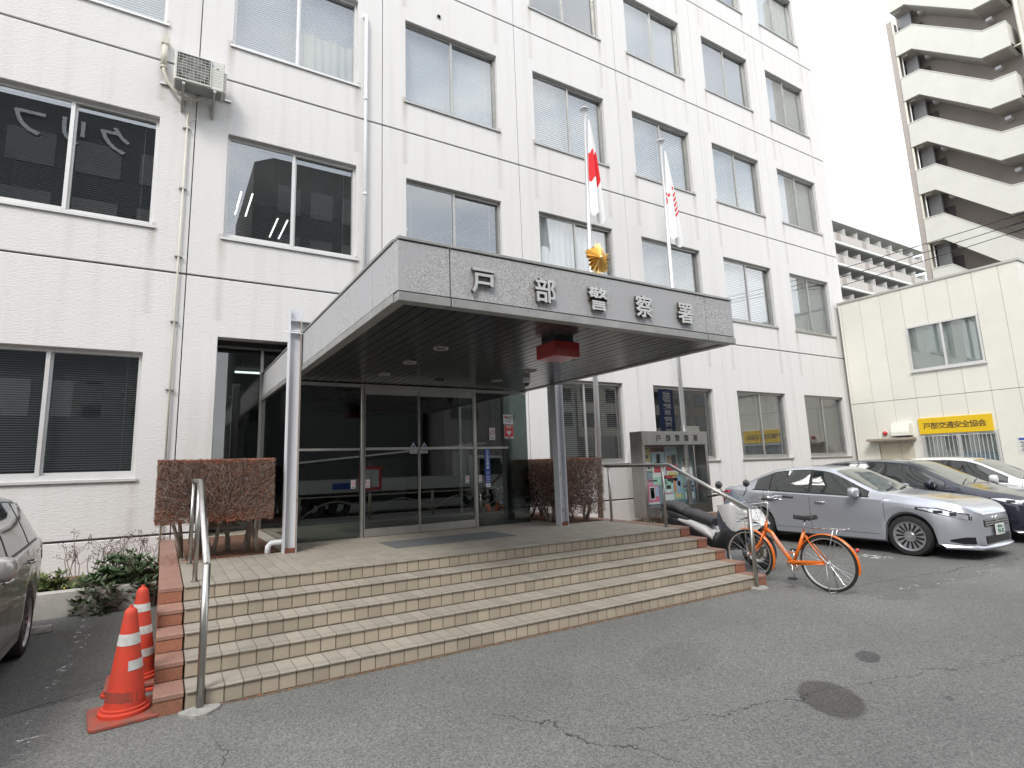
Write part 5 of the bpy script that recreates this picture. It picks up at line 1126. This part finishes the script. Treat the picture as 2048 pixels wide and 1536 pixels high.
car((14.15, -6.75+2.23, 0), 'black station wagon between the silver sedan and the white car', paint('car_black', (.02,.024,.04), .3), front='wagon', **WAG)
car((16.95, -6.85+2.23, 0), 'white station wagon farthest from the steps, by the annex', paint('car_white', (.74,.745,.75), .05), front='wagon', **WAG)
lc = car((-1.88, -2.32-2.225, 0), 'grey wagon cut off by the left edge, backed up to the planter', paint('car_grey', (.36,.35,.33), .45), front='wagon', **WAG)
an = MB().lathe([(.02, 0), (.015, .03), (.004, .05), (.003, .19)], (-.35, 1.62, 1.50), 2, 8).lathe([(.045, -.01), (.03, .05), (.012, .09), (0, .10)], (-.28, 1.70, 1.48), 2, 8).build('roof_antenna', CBLK, lc, True)
st = thing('wheel_stop', 'concrete parking stop behind the grey wagon wheel', 'wheel stop', (-1.05, -2.35, 0)); MB().prism([(-2.44, 0), (-2.42, .07), (-2.34, .07), (-2.32, 0)], 0, -1.40, -.96).build('block', CONC, st, bevel=.01)
# ------------------------------------------------------------------ yellow-cream annex (its long wall runs along y, facing the lot)
AX, AY0, AY1, AZ = 20.72, -5.08, -.12, 7.05
ann = thing('annex_building', 'two-storey cream annex with a flat roof and a yellow sign', 'building', (24, -2.6, 0))
CREAM = objvar(mat('cream_panel', (.78,.775,.70), .75, var=.03, vscale=2, bump=.06, bscale=30), .02)
jy = [AY1, -.20, -.84, -1.46, -2.11, -2.75, -3.38, -4.0, -4.62, AY0]
def apanel(y0, y1, z0, z1): MB().box(AX, AX+.1, y0+.005, y1-.005, z0, z1).build('wall_panel', CREAM, ann, bevel=.004)
for a, b in zip(jy, jy[1:]):
    lo, hi = b, a
    up_w = lo < -2.12 and hi > -3.93 ; 
    # upper storey with the window hole between y -3.93 and -2.11
    if lo >= -4.01 and hi <= -2.10: apanel(lo, hi, 3.40, 4.245); apanel(lo, hi, 5.705, AZ-.05)
    else: apanel(lo, hi, 3.40, AZ-.05)
    if lo >= -4.01 and hi <= -2.10: apanel(lo, hi, 2.25, 3.385); apanel(lo, hi, 0, .9)
    elif lo >= -1.47 and hi <= -.83: apanel(lo, hi, 2.02, 3.385)
    elif lo >= -2.12 and hi <= -1.45: MB().prism([(lo+.005, 0), (-1.83, 0), (-1.83, 2.02), (hi-.005, 2.02), (hi-.005, 3.385), (lo+.005, 3.385)], 0, AX, AX+.1).build('wall_panel', CREAM, ann, bevel=.004)
    else: apanel(lo, hi, 0, 3.385)
MB().box(AX+.05, AX+.09, AY0+.02, AY1-.02, .1, AZ-.1).build('backing', mat('annex_joint', (.22,.20,.16), .9), ann) if False else None
MB().box(AX+.12, AX+.16, AY0+.12, AY1-.02, 0, AZ-.1).build('inner_wall', DARK, ann)
for z0, z1 in ((3.386, 3.399),): MB().box(AX+.03, AX+.1, AY0+.02, AY1-.02, z0, z1).build('storey_joint', JOINT, ann)
for y in jy[1:-1]: 
    for z0, z1 in ((4.3, 5.65),) if False else ((3.4, 4.24), (5.71, 6.98), (2.26, 3.38)) if -4.0 < y < -2.2 else ((.0, 3.38), (3.4, 6.98)): MB().box(AX+.012, AX+.1, y-.0049, y+.0049, z0, z1).build('panel_joint', mat('cream_joint', (.42,.40,.30), .9) if 'cream_joint' not in bpy.data.materials else bpy.data.materials['cream_joint'], ann)
x = AX+.1
for i in range(9): MB().box(x+.005+i*.62, x+.62-.005+i*.62, AY0, AY0+.1, 0, AZ-.05).build('wall_panel', CREAM, ann, bevel=.004)
MB().box(AX-.03, AX+5.8, AY0-.03, AY1+.03, AZ-.049, AZ+.02).build('roof_edge', mat('annex_flashing', (.50,.50,.46), .5, .3), ann)
MB().box(AX+5.7, AX+5.8, AY0, AY1, 0, AZ-.05).build('end_wall', CREAM, ann); MB().box(AX+.1, AX+5.7, AY1-.1, AY1, 0, AZ-.05).build('end_wall', CREAM, ann)
BLG = blind_mesh(1.0, 1.0, 1.0, mat('blind_slat_greygreen', (.62,.67,.62), .6), .03, .034)
def awin(y0, y1, z0, z1, cur=None):
    def rr(o, i, xa, xb):
        v = [(xa, p, q) for p, q in o+i]+[(xb, p, q) for p, q in o+i]; f = []
        for k in range(4): n = (k+1) % 4; f += [(k, n, n+4, k+4), (k+8, k+12, n+12, n+8), (k, k+8, n+8, n), (k+4, n+4, n+12, k+12)]
        return MB().add(v, f)
    m = rr([(y0,z0),(y1,z0),(y1,z1),(y0,z1)], [(y0+.05,z0+.06),(y1-.05,z0+.06),(y1-.05,z1-.05),(y0+.05,z1-.05)], AX-.03, AX+.06); ym = (y0+y1)/2; m.box(AX-.02, AX+.05, ym-.03, ym+.03, z0+.06, z1-.05)
    m.box(AX-.06, AX+.02, y0-.04, y1+.04, z0-.05, z0-.002)
    w_ = m.build('window', ALUW, ann); MB().box(AX+.02, AX+.026, y0+.05, ym-.03, z0+.06, z1-.05).build('pane', GLASS, w_); MB().box(AX+.01, AX+.016, ym+.03, y1-.05, z0+.06, z1-.05).build('pane', GLASS, w_)
    b = inst(BLG, 'blind', (AX+.09, y0+.02, z0+.04), w_, (0, 0, pi/2)); b.scale = (y1-y0-.04, .6, (z1-z0-.08)/1.04)
    return w_
awin(-3.995, -2.115, 4.25, 5.70); lw = awin(-3.995, -2.115, .905, 2.245)
MB().add([(AX+.07, -3.88+.05*i, z) for z in (.98, 1.62) for i in range(18)], [(i, i+1, i+19, i+18) for i in range(17)]).build('blue_curtain', mat('curtain_blue', (.30,.44,.52), .9), lw, recalc=False)
bars = MB()
for i in range(19): yb = -3.95+.102*i; bars.tube([(AX-.10, yb, .95), (AX-.10, yb, 2.16)], .009, 6)
bars.tube([(AX-.10, -4.0, 2.16), (AX-.10, -2.05, 2.16)], .012, 6).tube([(AX-.10, -4.0, 1.0), (AX-.10, -2.05, 1.0)], .012, 6); bars.build('window_bars', ALUW, lw)
sg = thing('yellow_sign', 'yellow signboard with dark lettering above the barred annex window', 'sign', (AX-.03, -3.0, 2.5)); SYEL = mat('sign_yellow', (.80,.53,.012), .45); MB().box(AX-.07, AX-.001, -3.92, -2.08, 2.23, 2.73).build('panel', SYEL, sg, bevel=.006)
MY = Matrix(((0, 1, 0, 0), (-1, 0, 0, 0), (0, 0, 1, 0), (0, 0, 0, 1)))
for i, ch_ in enumerate('戸部交通安全協会'): text_mb(ch_, .215, .004, .003, Matrix.Translation((AX-.0725, -2.305-i*.197, 2.40)) @ MY).build('letter', mat('sign_brown', (.10,.06,.03), .6) if i == 0 else bpy.data.materials['sign_brown'], sg)
MB().box(AX+.02, AX+.05, -1.82, -.86, 0, 2.01).build('door', mat('annex_door', (.60,.56,.44), .6), ann); MB().box(AX-.01, AX+.02, -1.76, -1.70, .95, 1.1).build('door_handle', BLACK, ann)
MB().box(AX-.35, AX-.001, -1.95, -.62, 2.075, 2.16).build('awning', mat('awning_brown', (.34,.30,.245), .7), ann, bevel=.012)
vh = thing('vent_hood', 'cream box vent hood above the annex door', 'vent hood', (AX, -1.6, 2.25)); MB().prism([(AX-.001, 2.22), (AX-.001, 2.62), (AX-.20, 2.62), (AX-.30, 2.34), (AX-.30, 2.22)], 1, -1.88, -1.36).build('hood', CREAM, vh, bevel=.008); MB().box(AX-.29, AX-.01, -1.86, -1.38, 2.205, 2.219).build('outlet', BLACK, vh)
rl = thing('alarm_lamp', 'small round red lamp on the annex wall', 'lamp', (AX, -1.08, 2.32)); MB().lathe([(.07, -.001), (.075, -.03), (.06, -.08), (0, -.11)], (AX, -1.08, 2.33), 0, 18).build('lens', mat('alarm_red', (.55,.04,.05), .3), rl, True); MB().lathe([(.085, 0), (.085, -.02)], (AX, -1.08, 2.33), 0, 18).build('ring', CREAM, rl)
ns = thing('notice_sign', 'small white notice with a blue heading on the annex wall', 'sign', (AX, -4.85, 1.9)); MB().box(AX-.012, AX-.001, -4.84, -4.37, 1.58, 2.02).build('panel', PLATE, ns); MB().box(AX-.016, AX-.013, -4.80, -4.41, 1.93, 1.99).build('heading', STB, ns)
for i in range(5): MB().box(AX-.016, AX-.013, -4.79, -4.43-.03*(i % 2), 1.64+i*.055, 1.662+i*.055).build('text_line', STK2, ns)
# ------------------------------------------------------------------ stair tower of the apartment house
K = 1.06; TX = 33*K; ty = lambda y: -10.5+K*(y+10.5); tz = lambda z: 1.67+K*(z-1.67); FH_ = 2.665*K
twr = thing('apartment_tower', 'cream apartment tower with zigzag outdoor stair parapets', 'building', (TX+3, 0, 0))
TIL = mat('tower_cream_tile', (.60,.60,.545), .7, var=.04, vscale=1.5); TBR = mat('tower_taupe', (.40,.36,.325), .85, var=.05, vscale=1); TSOF = mat('tower_soffit', (.44,.41,.38), .9)
for k in range(-2, 6):
    d = -FH_*k
    T_ = [(ty(1.32), tz(24.1)+d), (ty(.45), tz(24.06)+d), (ty(-2.17), tz(21.63)+d), (ty(-3.04), tz(21.53)+d)]; B_ = [(ty(1.36), tz(22.81)+d), (ty(.65), tz(22.79)+d), (ty(-1.96), tz(20.35)+d), (ty(-3.04), tz(20.26)+d)]
    p = MB().prism(T_+B_[::-1], 0, TX, TX+.16).build('stair_parapet', TIL, twr)
    MB().box(TX+.161, TX+1.35, T_[3][0], T_[3][0]+.16, B_[3][1], T_[3][1]).build('return_wall', TIL, p); MB().box(TX-.02, TX+.18, T_[0][0], T_[0][0]+.0, T_[0][1], T_[0][1]).build('cap', TIL, p) if False else None
    cap = MB()
    for a, b in zip(T_, T_[1:]): cap.add([(x_, q[0], q[1]+h) for q in (a, b) for x_, h in ((TX-.02, .002), (TX+.18, .002), (TX+.18, .05), (TX-.02, .05))], [(0,1,2,3),(4,7,6,5),(0,4,5,1),(1,5,6,2),(2,6,7,3),(3,7,4,0)])
    cap.build('coping', TIL, p)
    MB().prism([(a, b+.02) for a, b in B_]+[(a, b+.22) for a, b in B_[::-1]], 0, TX+.161, TX+1.5).build('stair_slab', TSOF, p)
    z_ = tz(22.81)+d
    MB().box(TX+1.38, TX+1.42, ty(.45), ty(1.15), z_+.2, z_+2.1).build('door', mat('tower_door', (.12,.09,.10), .6) if k == -2 else bpy.data.materials['tower_door'], p)
    for yy, zz in ((ty(.35), z_-.28), (ty(-2.25), tz(20.3)+d-.30)): MB().box(TX+1.0, TX+1.35, yy-.12, yy+.12, zz-.10, zz+.06).build('stair_lamp', WHITEP, p)
    MB().tube([(TX+.3, ty(1.30), z_-.03), (TX+.3, ty(1.0), z_-.05), (TX+.3, ty(.92), z_+.02)], .05, 8).build('drain_bend', PIPE, p, True)
MB().box(TX+1.5, TX+1.7, ty(-3.1), ty(1.62), 0, 34).build('stair_back_wall', TBR, twr)
MB().box(TX+.05, TX+2.2, ty(1.39), ty(1.62), 0, tz(25.0)).build('side_fin', TBR, twr)
MB().tube([(TX+.10, ty(1.34), 0), (TX+.10, ty(1.34), tz(25.2))], .06, 8).build('downpipe', PIPE, twr, True); MB().tube([(TX+.3, ty(1.22), 0), (TX+.3, ty(1.22), tz(25.2))], .035, 8).build('downpipe', ALUW, twr, True)
MB().box(TX+.9, TX+1.1, ty(.75), ty(1.3), 8, 33).build('lift_screen', mat('tower_screen', (.40,.41,.42), .5), twr)
MB().box(TX+.6, TX+12, ty(-9.5), ty(-3.25), 0, 34).build('block', mat('tower_pale', (.58,.555,.50), .8, var=.04), twr); MB().box(TX+1.7, TX+12, ty(-3.25), ty(1.5), 0, 34).build('block', TBR, twr)
MB().tube([(TX+.50, ty(-3.36), 0), (TX+.50, ty(-3.36), 34)], .085, 10).build('downpipe', PIPE, twr, True)
for k in range(-2, 6):
    z_ = tz(21.6)-FH_*k; f_ = MB().box(TX+.55, TX+.62, ty(-5.2), ty(-3.75), z_-.4, z_+1.2).build('window', ALUD, twr); MB().box(TX+.535, TX+.549, ty(-5.1), ty(-3.83), z_-.32, z_+1.12).build('pane', CGL, f_); MB().tube([(TX+.5, ty(-3.36), z_+1.5), (TX+.4, ty(-3.0), z_+1.45)], .05, 8).build('branch_pipe', PIPE, twr, True)
# ------------------------------------------------------------------ balcony slab block in the distance
K2 = 1.25; by = -10.5+K2*27.0; bz = lambda z: 1.67+K2*(z-1.67); bx = lambda x_: x_*K2
apt = thing('balcony_block', 'long grey apartment block with stacked balconies behind the annex', 'building', (bx(64), by+4, 0))
SLB = mat('balcony_slab_white', (.66,.67,.64), .8); RPK = mat('balcony_panel_pink', (.47,.445,.415), .7); RBR = mat('balcony_panel_brown', (.33,.295,.265), .7); BKW = mat('balcony_back_wall', (.33,.33,.33), .8); SCRN = mat('balcony_screen', (.60,.60,.57), .6)
xa, xb = bx(49), bx(74)
SP = 2.25*K2
for k in range(0, 7):
    zt_ = bz(24.25)-SP*k
    MB().box(xa, xb, by, by+1.9, zt_, zt_+(bz(24.81)-bz(24.25) if k == 0 else .32)).build('slab', SLB, apt)
    if k: MB().box(xa, xb, by+.3, by+1.9, zt_-.02, zt_-.001).build('slab_soffit', BKW, apt)
    rz0, rz1 = bz(22.27)-SP*k, bz(23.04)-SP*k; i = 0; x_ = xa
    while x_ < xb:
        wd = 1.0; MB().box(x_+.015, x_+wd-.015, by+.02, by+.06, rz0+.32*0+.02, rz1).build('railing_panel', RBR if i % 6 == 2 else RPK, apt); x_ += wd; i += 1
    MB().tube([(xa, by+.04, rz1+.04), (xb, by+.04, rz1+.04)], .03, 6).build('top_rail', ALUW, apt)
    x_ = xa+1.6
    while x_ < xb: MB().box(x_, x_+.05, by+.10, by+1.88, rz0+.05, zt_-.35 if False else rz0+1.95).build('divider_screen', SCRN, apt); x_ += 2.9
    x_ = xa+.4
    while x_ < xb: MB().box(x_, x_+1.7, by+1.87, by+1.899, rz0+.1, rz0+2.05).build('balcony_door', CGL, apt); x_ += 2.9
MB().box(xa, xb, by+1.9, by+12, 0, bz(24.5)).build('block', BKW, apt)
# ------------------------------------------------------------------ overhead cables
CBL = mat('cable_black', (.02,.02,.022), .7)
for i, (a, b, lab) in enumerate((((30, 6, 11.28), (30, -12.5, 11.75), 'top overhead cable crossing before the apartment tower'), ((30, 6, 10.80), (30, -12.5, 11.55), 'middle overhead cable crossing before the apartment tower'), ((30, 6, 10.32), (30, -12.5, 11.42), 'lowest overhead cable crossing before the apartment tower'))):
    CABLE = thing('overhead_cable', lab, 'cable', (30, -3, 9), group='overhead cables by the annex'); P = [Vector(a).lerp(Vector(b), q/24)-Vector((0, 0, .25*sin(pi*q/24))) for q in range(25)]
    MB().tube(P, .016, 6).build('wire', CBL, CABLE, True); MB().tube([P[11], P[12], P[13], P[14], P[15]], [.02, .05, .045, .055, .02], 8).build('splice', CBL, CABLE, True)
    if i: MB().tube([P[11]-Vector((0, 0, .03)), P[11].lerp(P[14], .2)-Vector((0, 0, .5)), P[13]-Vector((0, 0, .65)), P[15]-Vector((0, 0, .4)), P[16]], .010, 6).build('slack_loop', CBL, CABLE, True)
# ------------------------------------------------------------------ across the street (behind the camera, mirrored in the glass)
def opp(name, lab, x0, x1, y0, y1, h, col, cols, rows, cham=0):
    t = thing(name, lab, 'building', ((x0+x1)/2, (y0+y1)/2, 0), group='buildings across the street'); m = mat('street_wall', col, .8, var=.08, vscale=.8)
    poly = [(x0+cham, y1), (x0, y1-cham), (x0, y0), (x1, y0), (x1, y1)]; MB().prism(poly, 2, 0, h).build('wall', m, t)
    MB().prism([(a*1.0, b) for a, b in poly], 2, h+.001, h+.5).build('parapet', m, t)
    ww, hh = (x1-x0-cham)/cols, (h-4.5)/rows
    for i in range(cols):
        for j in range(rows): MB().box(x0+cham+ww*(i+.15), x0+cham+ww*(i+.85), y1-.02, y1+.03, 4+hh*(j+.22), 4+hh*(j+.78)).build('window', CGL, t)
    return t
oa = opp('street_building', 'dark grey office block across the street, seen mirrored in the left windows', -20, .4, -36, -24.2, 21.0, (.075,.08,.085), 7, 5)
SGNM = mat('roof_sign_white', (.62,.64,.64), .6)
for i, ch_ in enumerate('クリフ'):
    text_mb(ch_, 1.75, .1, .02, Matrix.Translation((-3.35-i*1.85, -24.1, 19.5)) @ Matrix.Rotation(pi, 4, 'Z')).build('letter', SGNM, oa)
opp('street_building', 'dark block with a cut-off corner across the street, mirrored in the second window', 4.0, 13.2, -36, -24.2, 20.9, (.085,.09,.09), 4, 5, 1.0)
opp('street_shop', 'low grey shop house across the street mirrored in the entrance glass', 13.8, 27, -34, -22.5, 8.2, (.30,.29,.27), 5, 2)
opp('street_shop', 'beige low house far right across the street', 28, 44, -36, -23.5, 10.5, (.40,.37,.32), 6, 3)
opp('street_shop', 'grey low house far left across the street', -40, -21, -34, -23, 9.5, (.34,.33,.31), 6, 3)
tk = thing('flatbed_truck', 'white flatbed truck on the street mirrored in the doors', 'truck', (8, -14.6, 0)); TKW = mat('truck_white', (.60,.62,.58), .5)
MB().box(3.2, 10.7, -15.7, -13.7, .78, .86).build('bed_floor', CBLK, tk)
for a, b in ((3.2, 6.9), (6.96, 10.7)): MB().box(a, b, -13.74, -13.68, .86, 1.30).build('side_board', TKW, tk); MB().box(a, b, -15.72, -15.66, .86, 1.30).build('side_board', TKW, tk)
MB().prism([(10.85, .45), (12.7, .45), (12.75, 1.15), (12.35, 2.05), (10.85, 2.1)], 1, -15.65, -13.75).build('cab', TKW, tk, bevel=.06); MB().prism([(11.2, 1.3), (12.45, 1.3), (12.15, 1.95), (11.2, 1.95)], 1, -13.748, -13.735).build('side_window', CGL, tk)
for x_ in (4.6, 5.5, 11.6): 
    for yy in (-13.75, -15.45): MB().lathe([(.18, -.12), (.36, -.12), (.38, -.08), (.38, .08), (.36, .12), (.18, .12)], (x_, yy-.05, .38), 1, 28, True).build('wheel', RUBBER, tk, 40)
MB().box(3.3, 10.8, -15.1, -14.3, .45, .777).build('chassis', CBLK, tk); MB().box(5.2, 5.9, -13.675, -13.67, .98, 1.2).build('blue_panel', STB, tk)
MB().tube([(4, -14.6, 1.9), (12.0, -14.6, 2.6)], .07, 4).build('crane_boom', ALUD, tk); MB().box(10.72, 10.83, -15.3, -14.1, .86, 2.3).build('rack', TKW, tk)
for i in range(7):
    fx = 1.5+i*2.3; gf = thing('guard_fence', ('first', 'second', 'third', 'fourth', 'fifth', 'sixth', 'last')[i]+' beige tubular guard fence section along the street, from the left', 'fence', (fx, -12.3, 0), group='street guard fence'); FEN = FEN if i else mat('fence_beige', (.42,.39,.30), .5)
    MB().tube([(fx, -12.3, 0), (fx, -12.3, .85)], .05, 10).build('post', FEN, gf, True); MB().tube([(fx, -12.3, .80), (fx+2.3, -12.3, .80)], .022, 8).build('rail', FEN, gf); MB().tube([(fx, -12.3, .12), (fx+2.3, -12.3, .12)], .018, 8).build('rail', FEN, gf); MB().tube([(fx+2.3*q/10, -12.3, .14+.5*sin(pi*q/10)) for q in range(11)], .018, 8).build('arch_rail', FEN, gf, True)
vsn = thing('vertical_sign', 'tall blue vertical street sign mirrored in the window behind the notice board', 'sign', (23.0, -10.0, 0))
MB().tube([(23.0, -10.06, 0), (23.0, -10.06, 5.9)], .06, 10).build('post', ALUD, vsn); MB().box(22.45, 23.5, -9.99, -9.93, 2.6, 6.1).build('panel', mat('sign_navy', (.03,.055,.17), .5), vsn)
for i, ch_ in enumerate('戸部警察署'): text_mb(ch_, .62, .01, .01, Matrix.Translation((22.98, -9.92, 5.42-.66*i)) @ Matrix.Rotation(pi, 4, 'Z')).build('letter', SGNM, vsn)
sp_ = thing('no_walking_sign', 'square red-bordered sign board on the street side mirrored in the doors', 'sign', (6.2, -12.6, 0)); MB().tube([(6.2, -12.6, 0), (6.2, -12.6, 1.9)], .03, 8).build('post', ALUD, sp_); MB().box(5.8, 6.6, -12.56, -12.54, .95, 1.75).build('border', STR, sp_); MB().box(5.9, 6.5, -12.535, -12.53, 1.05, 1.65).build('panel', STK, sp_)
